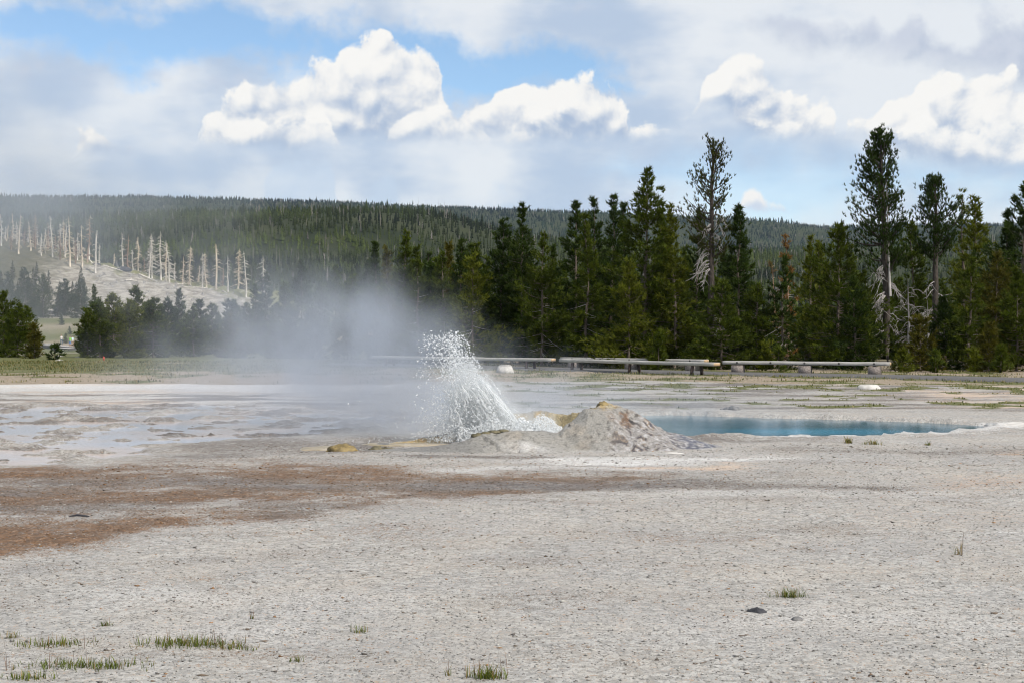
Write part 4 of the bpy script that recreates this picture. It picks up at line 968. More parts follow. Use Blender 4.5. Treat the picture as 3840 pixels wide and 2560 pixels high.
# fallen logs and low dead scrub on the knoll
for k, (u, yd, ang, L, lab) in enumerate(((260, 343, 0.3, 4.5, 'pale fallen log lying near the top of the bare slope'), (340, 344, -0.4, 5.0, 'pale fallen log below the feathery snags'), (410, 342, 0.1, 4.0, 'short pale log on the green part of the slope'), (470, 345, -0.2, 5.5, 'long pale log at the foot of the tan snags'), (530, 346, 0.5, 4.0, 'tilted pale log before the thickest snag'), (300, 334, 0.9, 3.6, 'grey log across the middle of the bare slope'))):
    x = gx(u, yd); mb = MB(); c, s_ = math.cos(ang), math.sin(ang)
    za, zb = kz(x - c * L / 2, yd - s_ * L / 2), kz(x + c * L / 2, yd + s_ * L / 2); z0 = kz(x, yd)
    mb.tube([(-c * L / 2, -s_ * L / 2, za - z0 + 0.25), (0, 0, max(0.0, (za + zb) / 2 - z0) + 0.3), (c * L / 2, s_ * L / 2, zb - z0 + 0.3)], [0.26, 0.2, 0.08], 6)
    for _ in range(5):
        q = np.random.default_rng(k * 9 + _).normal(0, 1, 3); q[2] = abs(q[2]); f = np.random.default_rng(_ + k).uniform(-0.4, 0.4)
        mb.tube([(c * L * f, s_ * L * f, (zb - za) * f + 0.3), (c * L * f + q[0] * 0.5, s_ * L * f + q[1] * 0.5, (zb - za) * f + 0.3 + q[2] * 0.7)], [0.07, 0.03], 3)
    tag(mb.build('fallen_log', MATS['bleached_grey_wood']), lab, 'log').location = (x, yd, z0)
mb = MB(); r = np.random.default_rng(61)
for k in range(150):
    u = r.uniform(212, 590); yd = r.uniform(326, 352); x = gx(u, yd)
    if x > -58: continue
    z0 = kz(x, yd)
    for _ in range(7):
        d = r.normal(0, 1, 3); d[2] = abs(d[2]) + 0.3; d *= r.uniform(0.3, 1.0) / np.linalg.norm(d)
        mb.tube([(x, yd, z0), (x + d[0], yd + d[1], z0 + d[2])], [0.07, 0.03], 3)
tag(mb.build('scrub', MATS['silver_wood']), 'grey brown dead scrub dotted over the pale knoll slope', 'scrub', kind='stuff')

# ------------------------------------------------------------------ geyser mound
FRONT = [(-1.75, 18.95, 0.05), (-1.3, 18.95, 0.07), (-0.9, 19.0, 0.10), (-0.55, 19.12, 0.17), (-0.45, 19.2, 0.235), (-0.2, 19.28, 0.265), (0.1, 19.32, 0.27), (0.4, 19.36, 0.262), (0.63, 19.38, 0.235), (0.74, 19.46, 0.27), (0.95, 19.58, 0.37), (1.1, 19.66, 0.47), (1.22, 19.72, 0.56), (1.30, 19.78, 0.60)]
TAIL = [(1.30, 19.78, 0.60), (1.42, 19.8, 0.55), (1.56, 19.82, 0.45), (1.72, 19.8, 0.33), (1.95, 19.75, 0.25), (2.2, 19.65, 0.20), (2.5, 19.5, 0.11), (2.9, 19.35, 0.02)]
REAR = [(1.30, 19.78, 0.60), (1.15, 20.1, 0.52), (0.95, 20.45, 0.45), (0.70, 20.72, 0.40), (0.45, 20.85, 0.42), (0.2, 20.9, 0.40), (-0.05, 20.92, 0.40), (-0.35, 20.8, 0.30), (-0.75, 20.6, 0.17), (-1.2, 20.3, 0.09), (-1.7, 19.9, 0.05)]
def crest(x, y, line):
    d = np.full(x.shape, 1e9); zc = np.zeros(x.shape)
    for a, b in zip(line[:-1], line[1:]):
        ex, ey = b[0] - a[0], b[1] - a[1]
        t = np.clip(((x - a[0]) * ex + (y - a[1]) * ey) / (ex * ex + ey * ey), 0, 1)
        q = np.hypot(x - a[0] - t * ex, y - a[1] - t * ey); m = q < d
        d = np.where(m, q, d); zc = np.where(m, a[2] + t * (b[2] - a[2]), zc)
    return d, zc
BASIN = [(p[0], p[1]) for p in FRONT] + [(p[0], p[1]) for p in REAR[1:]]
mx_ = np.arange(-2.6, 3.25, 0.019); my_ = np.concatenate([np.arange(18.0, 20.3, 0.017), np.arange(20.3, 21.9, 0.03)])
MX, MY = np.meshgrid(mx_, my_); mx, my = MX.ravel(), MY.ravel()
wx = mx + 0.06 * fbm(mx * 3, my * 3, 3, 301); wy = my + 0.06 * fbm(mx * 3, my * 3, 3, 303)
bs = poly_sd(wx, wy, BASIN); inside = bs < 0
hout = np.zeros_like(mx)
for line, wk in ((FRONT, 1.0), (TAIL, 1.0), (REAR, 0.8)):
    d, zc = crest(wx, wy, line)
    zc = zc * (1 + 0.09 * fbm(mx * 4, my * 4, 3, 305))
    w = (0.60 + 1.15 * zc) * wk * (1 + 0.14 * fbm(mx * 1.5, my * 1.5, 2, 307))
    h = zc * (1 - sstep(d / w, 0.0, 1.0)) ** 0.85
    hout = np.maximum(hout, h)
d1, zc1 = crest(wx, wy, FRONT + REAR[1:])
hin = zc1 - np.clip((d1 / 0.30) ** 0.7, 0, 1) * (zc1 + 0.04)
hm_ = np.where(inside, hin, hout)
body = sstep(hm_, 0.01, 0.12)
nod = np.abs(fbm(mx * 7, my * 7, 3, 311)); hm_ = hm_ + body * (0.020 * fbm(mx * 2.6, my * 2.6, 4, 313) + 0.014 * (nod - 0.25) + 0.014 * np.abs(fbm(mx * 15, my * 15, 3, 315)))
for cx, cyy, s, dp in ((1.62, 19.55, 0.13, 0.09), (1.30, 19.2, 0.05, 0.05), (1.37, 19.14, 0.04, 0.05), (0.32, 18.62, 0.05, 0.04), (0.08, 18.60, 0.04, 0.03), (-0.36, 18.82, 0.035, 0.04)):
    hm_ = hm_ - dp * np.exp(-((mx - cx) ** 2 + (my - cyy) ** 2) / s ** 2)
mz = hm_ - 0.035 + 0.03
mz = np.where((hm_ < 0.006) & ~inside, -0.10, mz)
rr = np.full((mx.size, 3), (0.255, 0.245, 0.224))
n1_ = fbm(mx * 2.2, my * 2.2, 4, 321); n2_ = fbm(mx * 6, my * 6, 4, 323); n3_ = fbm(mx * 14, my * 14, 3, 327)
def blend(c, m): 
    global rr
    m = np.clip(m, 0, 1)[:, None]; rr = rr * (1 - m) + np.array(c) * m
blend((0.27, 0.24, 0.20), sstep(n1_, 0.0, 0.5) * 0.7)
blend((0.17, 0.166, 0.158), (1 - sstep(mx, -0.75, -0.1)) * (0.75 + 0.5 * n1_))                     # damp grey left flank
blend((0.46, 0.45, 0.44), np.exp(-((mx - 0.2) / 0.3) ** 2 - ((my - 18.72) / 0.14) ** 2) * (0.8 + n2_))
blend((0.48, 0.47, 0.46), (1 - sstep(hm_, 0.0, 0.07)) * sstep(mx, 0.3, 1.0) * 0.8)
blend((0.36, 0.25, 0.09), inside * 0.9 * sstep(my, 19.7, 20.2)); blend((0.40, 0.24, 0.08), inside * sstep(n2_, 0.05, 0.4) * 0.8 * sstep(my, 19.9, 20.3)); blend((0.27, 0.235, 0.16), inside * sstep(mx + 0.3 * n1_, 0.45, 0.75) * 0.8)
d2, z2_ = crest(wx, wy, REAR[:4]); blend((0.33, 0.27, 0.15), (1 - sstep(d2, 0.05, 0.3)) * 0.85)
blend((0.42, 0.29, 0.10), np.exp(-((mx - 1.28) / 0.16) ** 2 - ((my - 19.72) / 0.2) ** 2) * sstep(n2_, -0.1, 0.25))     # yellow cap of the peak
d3, _z = crest(wx, wy, FRONT[4:9]); blend((0.075, 0.062, 0.045), (1 - sstep(d3, 0.02, 0.06)) * (1 - sstep(mx, -0.15, -0.02)))
blend((0.20, 0.20, 0.195), (1 - sstep(d3, 0.02, 0.09)) * 0.6)
ri = sstep(mx - 0.35 * (my - 19.3) + 0.3 * n1_, 1.15, 1.75)
blend((0.25, 0.235, 0.23), ri * 0.7); blend((0.22, 0.155, 0.085), ri * sstep(n2_ + n3_ * 0.6, 0.05, 0.4) * 0.8); blend((0.07, 0.065, 0.08), ri * sstep(n3_ + 0.6 * n2_, 0.12, 0.42)); blend((0.42, 0.41, 0.42), ri * sstep(-n3_, 0.15, 0.4) * 0.8)
blend((0.085, 0.10, 0.145), sstep(mx + 0.3 * n1_, 2.05, 2.45) * sstep(n2_ + n3_, -0.35, 0.2) * 0.8)
blend((0.16, 0.085, 0.04), np.exp(-((mx - 1.56) / 0.13) ** 2 - ((my - 19.5) / 0.2) ** 2) * sstep(n2_, -0.1, 0.2)); blend((0.03, 0.028, 0.03), np.exp(-((mx - 1.64) / 0.09) ** 2 - ((my - 19.52) / 0.12) ** 2) * sstep(n3_ + n2_, -0.1, 0.2))
blend((0.22, 0.13, 0.07), (1 - sstep(hm_, 0.0, 0.035)) * (1 - sstep(mx, 0.2, 0.6)) * sstep(n2_, -0.15, 0.25) * 0.7)
blend((0.06, 0.055, 0.05), sstep(n3_, 0.28, 0.42) * 0.55)
i = np.arange(MX.size).reshape(MX.shape)
mq = np.stack([i[:-1, :-1], i[:-1, 1:], i[1:, 1:], i[1:, :-1]], -1).reshape(-1, 4)
vis = (mz[mq] > -0.09).any(1); mq = mq[vis]
used = np.unique(mq); remap = np.full(mx.size, -1); remap[used] = np.arange(len(used))
vertexcolor('geyserite', 0.55, 0.4, 40.0, 0.40, 0.9, 0.025)
gmound = mesh('geyser_mound', np.stack([mx, my, mz], 1)[used], None, MATS['geyserite'], smooth=True, cols={'col': np.concatenate([rr, np.ones((mx.size, 1))], 1).clip(0, 1)[used]}, quads=remap[mq])
tag(gmound, 'grey knobbly geyser cone with ochre inner wall round the splash', 'geyser cone')

def rock(name, loc, size, seed, mat, label=None, cat=None, parent=None, rz=0.0, sub=3, rough=0.28, flat=0.0, group=None):
    """Weathered rock: a sphere pushed about by noise at two scales, flat underneath."""
    bm = bmesh.new(); bmesh.ops.create_icosphere(bm, subdivisions=sub, radius=1.0)
    V = np.array([v.co[:] for v in bm.verts]); T = [[v.index for v in f.verts] for f in bm.faces]; bm.free()
    k = 1 + rough * fbm(V[:, 0] * 1.3 + V[:, 2] * 0.7, V[:, 1] * 1.3 - V[:, 2] * 0.6, 4, seed) + rough * 0.5 * fbm(V[:, 0] * 4 + V[:, 2], V[:, 1] * 4 - V[:, 2], 3, seed + 5)
    V = V * k[:, None]; V[:, 2] = np.where(V[:, 2] < 0, V[:, 2] * 0.3, V[:, 2])
    if flat: V[:, 2] = np.minimum(V[:, 2], flat + 0.06 * fbm(V[:, 0] * 2, V[:, 1] * 2, 2, seed + 9))
    o = mesh(name, V * np.array(size), T, MATS[mat], parent, smooth=sub > 2); o.location = loc; o.rotation_euler = (0, 0, rz)
    if label: tag(o, label, cat, group)
    return o
# dark lip on the rim and knobs grown on the flank: pieces of the cone
for k, (x, y, z, s) in enumerate(((-0.47, 19.17, 0.19, (0.085, 0.06, 0.05)), (-0.36, 19.2, 0.215, (0.09, 0.06, 0.045)), (-0.24, 19.23, 0.24, (0.10, 0.05, 0.035)), (-0.12, 19.25, 0.255, (0.09, 0.05, 0.03)))):
    rock('rim_knob', (x, y, z), s, 40 + k, 'olive_rock', parent=gmound)
rock('knob', (1.11, 18.95, 0.12), (0.08, 0.06, 0.045), 50, 'mound_rock', parent=gmound); rock('knob', (0.82, 19.36, 0.32), (0.05, 0.05, 0.05), 51, 'mound_rock', parent=gmound)
rock('knob', (-0.37, 18.74, 0.07), (0.035, 0.03, 0.03), 52, 'grey_rock', parent=gmound); rock('peak_knob', (1.26, 19.75, 0.575), (0.085, 0.08, 0.06), 53, 'ochre_rock', parent=gmound); rock('peak_knob', (1.38, 19.76, 0.55), (0.07, 0.07, 0.045), 54, 'mound_rock', parent=gmound)
rock('rock', (gx(786, 18.75), 18.75, 0.01), (0.21, 0.12, 0.11), 60, 'ochre_rock', 'low ochre brown lump left of the geyser cone, tilted tip', 'rock', rough=0.5)
rock('rock', (gx(862, 18.9), 18.9, 0.01), (0.11, 0.07, 0.075), 61, 'olive_rock', 'dark olive lump between the ochre lump and the cone', 'rock', rough=0.5)
rock('rock', (gx(890, 18.95), 18.95, 0.01), (0.15, 0.07, 0.055), 62, 'olive_rock', 'flat dark olive lump touching the left end of the cone', 'rock', rough=0.5)
# yellow shelf with a film of water, left of the cone
simple('sulphur_crust', (0.22, 0.17, 0.085), (0.36, 0.30, 0.21), 3.0, 0.35, 0.5, 0.5, 0.01)
rock('crust_slab', (gx(745, 19.3), 19.3, -0.01), (0.42, 0.45, 0.055), 63, 'sulphur_crust', 'flat pale yellow crust slab behind the ochre lump', 'slab', flat=0.75, rough=0.3)
rock('crust_slab', (gx(930, 19.9), 19.9, -0.02), (0.75, 0.4, 0.08), 64, 'sulphur_crust', 'flat yellow crust slab under the left of the splash', 'slab', flat=0.7, rough=0.35)

# ------------------------------------------------------------------ splash
dm, t, out = material('spray_water')
b = t.n('ShaderNodeBsdfPrincipled'); b.inputs['Base Color'].default_value = (0.95, 0.97, 0.985, 1); b.inputs['Roughness'].default_value = 0.25; b.inputs['Specular IOR Level'].default_value = 0.6
tr = t.n('ShaderNodeBsdfTranslucent'); tr.inputs[0].default_value = (0.95, 0.97, 0.985, 1)
mxs = t.n('ShaderNodeMixShader'); mxs.inputs[0].default_value = 0.55
tp = t.n('ShaderNodeBsdfTransparent'); mx2 = t.n('ShaderNodeMixShader'); mx2.inputs[0].default_value = 0.32
t.t.links.new(b.outputs[0], mxs.inputs[1]); t.t.links.new(tr.outputs[0], mxs.inputs[2]); t.t.links.new(mxs.outputs[0], mx2.inputs[1]); t.t.links.new(tp.outputs[0], mx2.inputs[2]); t.t.links.new(mx2.outputs[0], out.inputs['Surface'])
splash = empty('geyser_splash', (-0.1, 20.1, 0.1)); tag(splash, 'white burst of water thrown up and leftward from the geyser vent', 'water splash')
OCT = np.array([(1, 0, 0), (-1, 0, 0), (0, 1, 0), (0, -1, 0), (0, 0, 1), (0, 0, -1)], float)
OCF = np.array([(0, 2, 4), (2, 1, 4), (1, 3, 4), (3, 0, 4), (2, 0, 5), (1, 2, 5), (3, 1, 5), (0, 3, 5)])
TET = np.array([(1, 0, -0.5), (-0.6, 0.85, -0.5), (-0.6, -0.85, -0.5), (0, 0, 1.0)], float) * 1.15
TEF = np.array([(0, 1, 3), (1, 2, 3), (2, 0, 3), (0, 2, 1)])
def blobs(P, S, r, stretch=0.6, dirs=None, OCT=OCT, OCF=OCF):
    n = len(P); nv = len(OCT); sc = S[:, None, None] * (1 + stretch * r.uniform(-0.7, 1.0, (n, nv, 1)))
    th = r.uniform(0, 6.28, n); c, s = np.cos(th)[:, None], np.sin(th)[:, None]
    V = OCT[None] * sc
    V = np.stack([V[..., 0] * c - V[..., 2] * s, V[..., 1], V[..., 0] * s + V[..., 2] * c], -1)
    if dirs is not None: V = V + dirs[:, None] * (V * dirs[:, None]).sum(-1, keepdims=True) * 1.2
    return (V + P[:, None]).reshape(-1, 3), (OCF[None] + (np.arange(n) * nv)[:, None, None]).reshape(-1, 3)
r = np.random.default_rng(77)
def xr(z): return np.interp(z, [0.0, 0.14, 0.30, 0.445, 0.7, 1.06, 1.3, 1.7], [0.30, 0.16, 0.06, -0.04, -0.24, -0.50, -0.64, -0.80])
def xl(z): return np.interp(z, [0.0, 0.2, 0.45, 0.75, 1.2, 1.7], [-1.02, -1.02, -1.04, -1.06, -1.12, -1.12])
# threads of water along ballistic paths
PP, SS, DD = [], [], []
nth = 3000
for k in range(nth):
    s = 0.92 * r.random() ** 1.6; zt = min(1.62, (0.22 + abs(r.normal(0.0, 0.33)) + 0.55 * r.random()) * (1.12 - 0.75 * abs(s - 0.36)))
    m = int(r.integers(9, 24)); z = np.sort(zt - (zt - 0.05) * r.random(m) ** (0.75 + 0.8 * r.random()))
    sj = np.clip(s + r.normal(0, 0.04 + 0.16 * s, m), -0.04, 1.5)
    x = xr(z) + (xl(z) - xr(z)) * sj; y = 20.05 + r.normal(0, 0.16) + r.normal(0, 0.05, m) + 0.1 * z
    PP.append(np.stack([x, y, z], 1)); SS.append(r.lognormal(-5.5, 0.40, m)); DD.append(np.tile([-0.35, 0, 0.94], (m, 1)))
# loose drops thrown clear
n = 2600; z = 0.2 + 1.35 * r.random(n) ** 0.8; s = np.clip(r.normal(0.45, 0.42, n), -0.14, 1.35)
PP.append(np.stack([xr(z) + (xl(z) - xr(z)) * s, 20.05 + r.normal(0, 0.3, n), z], 1)); SS.append(r.lognormal(-5.2, 0.45, n)); DD.append(r.normal(0, 0.6, (n, 3)))
n = 260; z = 0.95 + 0.66 * r.random(n) ** 1.3; x = np.where(r.random(n) < 0.72, r.normal(-0.80, 0.10, n), r.normal(-1.16, 0.10, n)); PP.append(np.stack([x, 20.05 + r.normal(0, 0.15, n), z], 1)); SS.append(r.lognormal(-5.0, 0.42, n)); DD.append(r.normal(0, 0.6, (n, 3)))
n = 900; x = -1.1 - abs(r.normal(0, 0.75, n)); PP.append(np.stack([x, 20.0 + r.normal(0, 0.4, n), 0.05 + abs(r.normal(0, 0.35, n))], 1)); SS.append(r.lognormal(-5.7, 0.35, n)); DD.append(r.normal(0, 0.6, (n, 3)))
# low churning splash on the right of the vent
n = 8000; x = r.uniform(-0.75, 0.72, n); hgt = 0.12 + 0.26 * np.clip(0.6 + 0.9 * fbm(x * 4, x * 0 + 2, 3, 5), 0.1, 1.3) * (1 - sstep(x, 0.45, 0.75) * 0.5); PP.append(np.stack([x, 20.0 + r.normal(0, 0.22, n), 0.06 + hgt * r.random(n) ** 1.3], 1)); SS.append(r.lognormal(-4.95, 0.4, n)); DD.append(r.normal(0, 0.5, (n, 3)))
PP = np.concatenate(PP); SS = np.concatenate(SS); DD = np.concatenate(DD)
V, T = blobs(PP - np.array([-0.1, 20.1, 0.1]), SS, r, 0.6, DD * 0.45)
tag(mesh('droplets', V, T, dm, splash, smooth=True), kind='stuff')
# joined ropes and sheets of water in the lower burst
rp = MB()
for k in range(420):
    s = 0.82 * r.random() ** 1.5; zt = 0.2 + 0.8 * r.random() ** 1.6; z = np.linspace(max(0.05, zt - r.uniform(0.12, 0.4)), zt, 6); x = xr(z) + (xl(z) - xr(z)) * (s + r.normal(0, 0.02, 6)); y = 20.05 + r.normal(0, 0.12) + np.cumsum(r.normal(0, 0.012, 6))
    rp.tube(np.stack([x + 0.1, y - 20.1, z - 0.1], 1), np.array([0.002, 0.007, 0.009, 0.007, 0.004, 0.0015]) * r.uniform(0.6, 1.4) * r.uniform(0.6, 1.4, 6), 4)
tag(rp.build('water_ropes', dm, splash, smooth=True), kind='stuff')
fxs = np.linspace(-0.50, 0.74, 120); fys = np.linspace(19.5, 20.5, 60); FX, FY = np.meshgrid(fxs, fys)
FZ = 0.16 + 0.10 * np.abs(fbm(FX * 5, FY * 5, 4, 401)) + 0.07 * fbm(FX * 2, FY * 2, 2, 403) + 0.50 * np.exp(-((FX + 0.22) / 0.20) ** 2 - ((FY - 20.1) / 0.22) ** 2) * (1 + 0.5 * fbm(FX * 9, FY * 9, 3, 405))
i = np.arange(FX.size).reshape(FX.shape)
mesh('churning_water', np.stack([FX.ravel() + 0.1, FY.ravel() - 20.1, FZ.ravel() - 0.1], 1), None, dm, splash, smooth=True, quads=np.stack([i[:-1, :-1], i[:-1, 1:], i[1:, 1:], i[1:, :-1]], -1).reshape(-1, 4))

# ------------------------------------------------------------------ benches
def box(mb, c, s, rot=0.0, top=None):
    """Bevel-free block; top: scale of the upper face."""
    x, y, z = [q / 2 for q in s]; tx, ty = top or (1, 1)
    V = np.array([(-x, -y, -z), (x, -y, -z), (x, y, -z), (-x, y, -z), (-x * tx, -y * ty, z), (x * tx, -y * ty, z), (x * tx, y * ty, z), (-x * tx, y * ty, z)])
    if rot:
        cc, ss = math.cos(rot), math.sin(rot); V = np.stack([V[:, 0], V[:, 1] * cc - V[:, 2] * ss, V[:, 1] * ss + V[:, 2] * cc], 1)
    mb.add(V + np.array(c), [(0, 2, 1), (0, 3, 2), (4, 5, 6), (4, 6, 7), (0, 1, 5), (0, 5, 4), (1, 2, 6), (1, 6, 5), (2, 3, 7), (2, 7, 6), (3, 0, 4), (3, 4, 7)])
def plank(L, D, H, seed, taper=0.0):
    """Hewn plank: worn edges and a slight wander along its length."""
    n = 40; prof = np.array([(-0.5, -0.42), (-0.46, -0.5), (0.46, -0.5), (0.5, -0.42), (0.5, 0.40), (0.45, 0.5), (-0.45, 0.5), (-0.5, 0.40)])
    xs = np.linspace(-L / 2, L / 2, n); V = []
    for k, x in enumerate(xs):
        w = 0.012 * perlin(x * 0.8, 0.0, seed); ww = 1 + 0.05 * perlin(x * 1.7, 3.0, seed)
        for (a, b) in prof: V.append((x + (0.02 * perlin(a * 4, b * 4, seed) if k in (0, n - 1) else 0), a * D * ww, b * H + w))
    Q = [(i * 8 + k, i * 8 + (k + 1) % 8, (i + 1) * 8 + (k + 1) % 8, (i + 1) * 8 + k) for i in range(n - 1) for k in range(8)]
    T = [(0, k + 1, k) for k in range(1, 7)] + [((n - 1) * 8, (n - 1) * 8 + k, (n - 1) * 8 + k + 1) for k in range(1, 7)]
    return np.array(V), T, Q
def bench(p, q, kind, seed, label, planks=1, ztop=0.45):
    p, q = np.array(p), np.array(q); L = float(np.hypot(*(q - p))); c = (p + q) / 2
    rz = math.atan2(q[1] - p[1], q[0] - p[0]); gz0 = 0.03
    root = empty('bench', (c[0], c[1], gz0), rz); tag(root, label, 'bench', 'log benches along the path')
    zt = ztop - gz0; th = 0.115
    V, T, Q = plank(L, 0.36, th, seed)
    seat = mesh('seat_plank', V, T, MATS['old_grey_wood'], root, quads=Q); seat.location = (0, 0, zt - th / 2)
    mb = MB(); box(mb, (L / 2 + 0.012, 0, 0), (0.02, 0.31, th * 0.86)); e = mb.build('plank_end', MATS['sunlit_end_grain'], seat)
    m = 5 if kind == 'block' else 4
    for k in range(m):
        x = -L / 2 + L * (0.09 + 0.82 * k / (m - 1)); bo = MB(); a = np.linspace(0, 6.283, 10, endpoint=False)
        V = np.concatenate([np.stack([0.036 * np.cos(a), np.full(10, -0.006), 0.036 * np.sin(a)], 1), np.stack([0.030 * np.cos(a), np.full(10, -0.016), 0.030 * np.sin(a)], 1)])
        bo.add(V, [(i, (i + 1) % 10, 10 + (i + 1) % 10) for i in range(10)] + [(i, 10 + (i + 1) % 10, 10 + i) for i in range(10)] + [(10, 10 + i, 10 + i + 1) for i in range(1, 9)])
        if kind == 'block': o = bo.build('bolt', MATS['bolt_steel'], seat); o.location = (x, -0.18, 0.005)
    if kind == 'block':
        for k in range(3):
            x = -L / 2 + L * (0.09 + 0.41 * k); bl = MB(); box(bl, (0, 0, 0), (0.42, 0.36, zt - th - 0.03 + 0.06), top=(0.97, 0.97)); o = bl.build('footing', MATS['pebble_concrete'], root); o.location = (x, 0, (zt - th - 0.03 - 0.06) / 2)
            bl = MB(); box(bl, (0, 0, 0), (0.10, 0.26, 0.034)); o = bl.build('spacer', MATS['bolt_steel'], root); o.location = (x, 0, zt - th - 0.016)
    else:
        for k in range(3):
            x = -L / 2 + L * (0.10 + 0.39 * k)
            for sd_ in (-1, 1):
                bl = MB(); hgt_ = zt - th + 0.08; box(bl, (0, 0, 0), (0.09, 0.07, hgt_), rot=sd_ * 0.16); o = bl.build('leg', MATS['rusty_leg'], root); o.location = (x + (0.11 if sd_ > 0 else -0.06), sd_ * 0.15, hgt_ / 2 - 0.08)
    return root
bench((-5.6, 57.2), (1.52, 52.6), 'leg', 1, 'long grey plank bench on rusty legs partly behind the splash')
bench((1.95, 54.7), (6.95, 50.9), 'block', 2, 'grey plank bench on concrete footings just behind the middle legged bench')
bench((1.85, 52.2), (6.72, 46.7), 'leg', 3, 'grey plank bench on paired rusty legs in front, middle of the row')
bench((7.32, 49.2), (12.58, 47.3), 'block', 4, 'grey bolted plank bench on three concrete footings beyond the path')

# pale blocks, stones
mb = MB(); box(mb, (0, 0, 0.12), (0.62, 0.40, 0.30), top=(0.66, 0.8)); box(mb, (0, 0, 0.285), (0.36, 0.30, 0.03)); o = mb.build('concrete_block', MATS['pale_block']); o.location = (gx(1160, 49.2), 49.2, 0.0); o.rotation_euler = (0, 0, 0.25)
tag(o, 'pale trapezoid concrete block on the grass before the left bench', 'block')
rock('white_stone', (gx(1995, 37.0), 37.0, 0.0), (0.31, 0.2, 0.19), 70, 'white_stone', 'flat topped white stone block on the sinter before the right bench', 'stone', flat=0.75, rough=0.12)
for k, (dx_, s) in enumerate(((0, 0.085), (-0.12, 0.06), (0.09, 0.06), (-0.2, 0.035))):
    rock('rock', (gx(1684, 27.9) + dx_, 27.9 + 0.03 * k, 0.02), (s * 1.2, s, s), 71 + k, 'grey_rock', ('largest dark lump of the small rock pile behind the pool', 'dark lump left of centre in the small rock pile', 'dark lump at the right of the small rock pile', 'tiny dark lump left end of the small rock pile')[k], 'rock', group='small rock pile behind the pool')
rock('rock', (gx(1740, gy(1418)), gy(1418), 0.015), (0.062, 0.05, 0.04), 80, 'black_rock', 'black flattish rock lying on the gravel in the right foreground', 'rock', rough=0.35)
rock('rock', (gx(1832, gy(1434)), gy(1434), 0.02), (0.034, 0.03, 0.022), 81, 'grey_rock', 'small grey stone right of the black rock', 'stone', rough=0.3)
mb = MB(); mb.tube([(-0.085, 0, 0.012), (-0.02, 0.006, 0.022), (0.05, -0.004, 0.018), (0.09, 0.0, 0.010)], [0.006, 0.011, 0.009, 0.004], 6); o = mb.build('stick', MATS['black_rock']); o.location = (gx(180, gy(1198)), gy(1198), 0.035)
tag(o, 'short black stick lying on the rust crust, left foreground', 'stick')
# white sinter plates by the pool's right end and before the mound
rock('sinter_plate', (8.5, 23.6, 0.02), (0.6, 0.5, 0.06), 90, 'pale_block', 'white sinter plate at the right tip of the blue pool', 'slab', flat=0.7, rough=0.35)
for k, (u, v, w, lab) in enumerate(((1560, 1043, 0.45, 'pale sinter plate right of the cone foot'), (1450, 1052, 0.4, 'wide pale sinter plate below the cone peak'))):
    rock('sinter_plate', (gx(u, gy(v)), gy(v), 0.0), (w, 0.2, 0.035), 91 + k, 'pale_block', lab, 'slab', flat=0.8, rough=0.45)

# ------------------------------------------------------------------ grass
def blades(xy, h, r, zf=None, w=0.006, lean=0.45, tint=(0.10, 0.13, 0.03), dry=(0.30, 0.24, 0.11), pdry=0.2, seg=1):
    n = len(xy); th = r.uniform(0, 6.283, n); d = np.stack([np.cos(th), np.sin(th)], 1); L = lean * h * r.uniform(0.1, 1.0, n)
    z0 = zf(xy[:, 0], xy[:, 1]) - 0.01 if zf is not None else np.full(n, -0.01)
    sd_ = np.stack([-d[:, 1], d[:, 0]], 1) * (w * r.uniform(0.6, 1.4, n))[:, None]
    B1 = np.c_[xy + sd_, z0]; B2 = np.c_[xy - sd_, z0]
    M1 = np.c_[xy + d * (L * 0.35)[:, None] + sd_ * 0.7, z0 + h * 0.6]; M2 = np.c_[xy + d * (L * 0.35)[:, None] - sd_ * 0.7, z0 + h * 0.6]
    T = np.c_[xy + d * L[:, None], z0 + h]
    V = np.stack([B1, B2, M1, M2, T], 1).reshape(-1, 3); F_ = (np.array([(0, 1, 2), (1, 3, 2), (2, 3, 4)])[None] + (np.arange(n) * 5)[:, None, None]).reshape(-1, 3)
    c = np.where((r.random(n) < pdry)[:, None], np.array(dry), np.array(tint)) * r.uniform(0.6, 1.4, (n, 1))
    C = np.concatenate([np.repeat(c, 5, 0) * np.tile(np.array([0.7, 0.7, 1, 1, 1.2])[:, None], (n, 1)), np.ones((n * 5, 1))], 1)
    return V, F_, C
def zg_(x, y): return ground_z(np.asarray(x, float), np.asarray(y, float))
r = np.random.default_rng(55)
# verge and meadow, tussocks on the sinter: one uncountable cover
cand = np.concatenate([np.stack([r.uniform(-24, 18, 130000), r.uniform(27.5, 66, 130000)], 1)])
s1, s2 = zones(cand[:, 0], cand[:, 1]); on_path = path_dist(cand[:, 0], cand[:, 1]) < 1.55
keep = (r.random(len(cand)) < np.clip(s2[:, 1] * 1.1 - 0.15, 0, 1) * (s2[:, 0] > 0.3)) & ~on_path & (np.abs(cand[:, 0]) < 0.42 * cand[:, 1])
xy = cand[keep][:60000]
hb = r.uniform(0.03, 0.11, len(xy)); hb = np.where((xy[:, 1] < 41) & (xy[:, 0] > -3), hb * 0.6, hb)
V, T, C = blades(xy, hb, r, zg_, 0.011, 0.8, (0.075, 0.085, 0.028), (0.24, 0.20, 0.11), 0.42)
tag(mesh('grass', V, T, MATS['grass_blades'], cols={'col': C}), 'green and straw coloured grass of the verge and meadow', 'grass', kind='stuff')
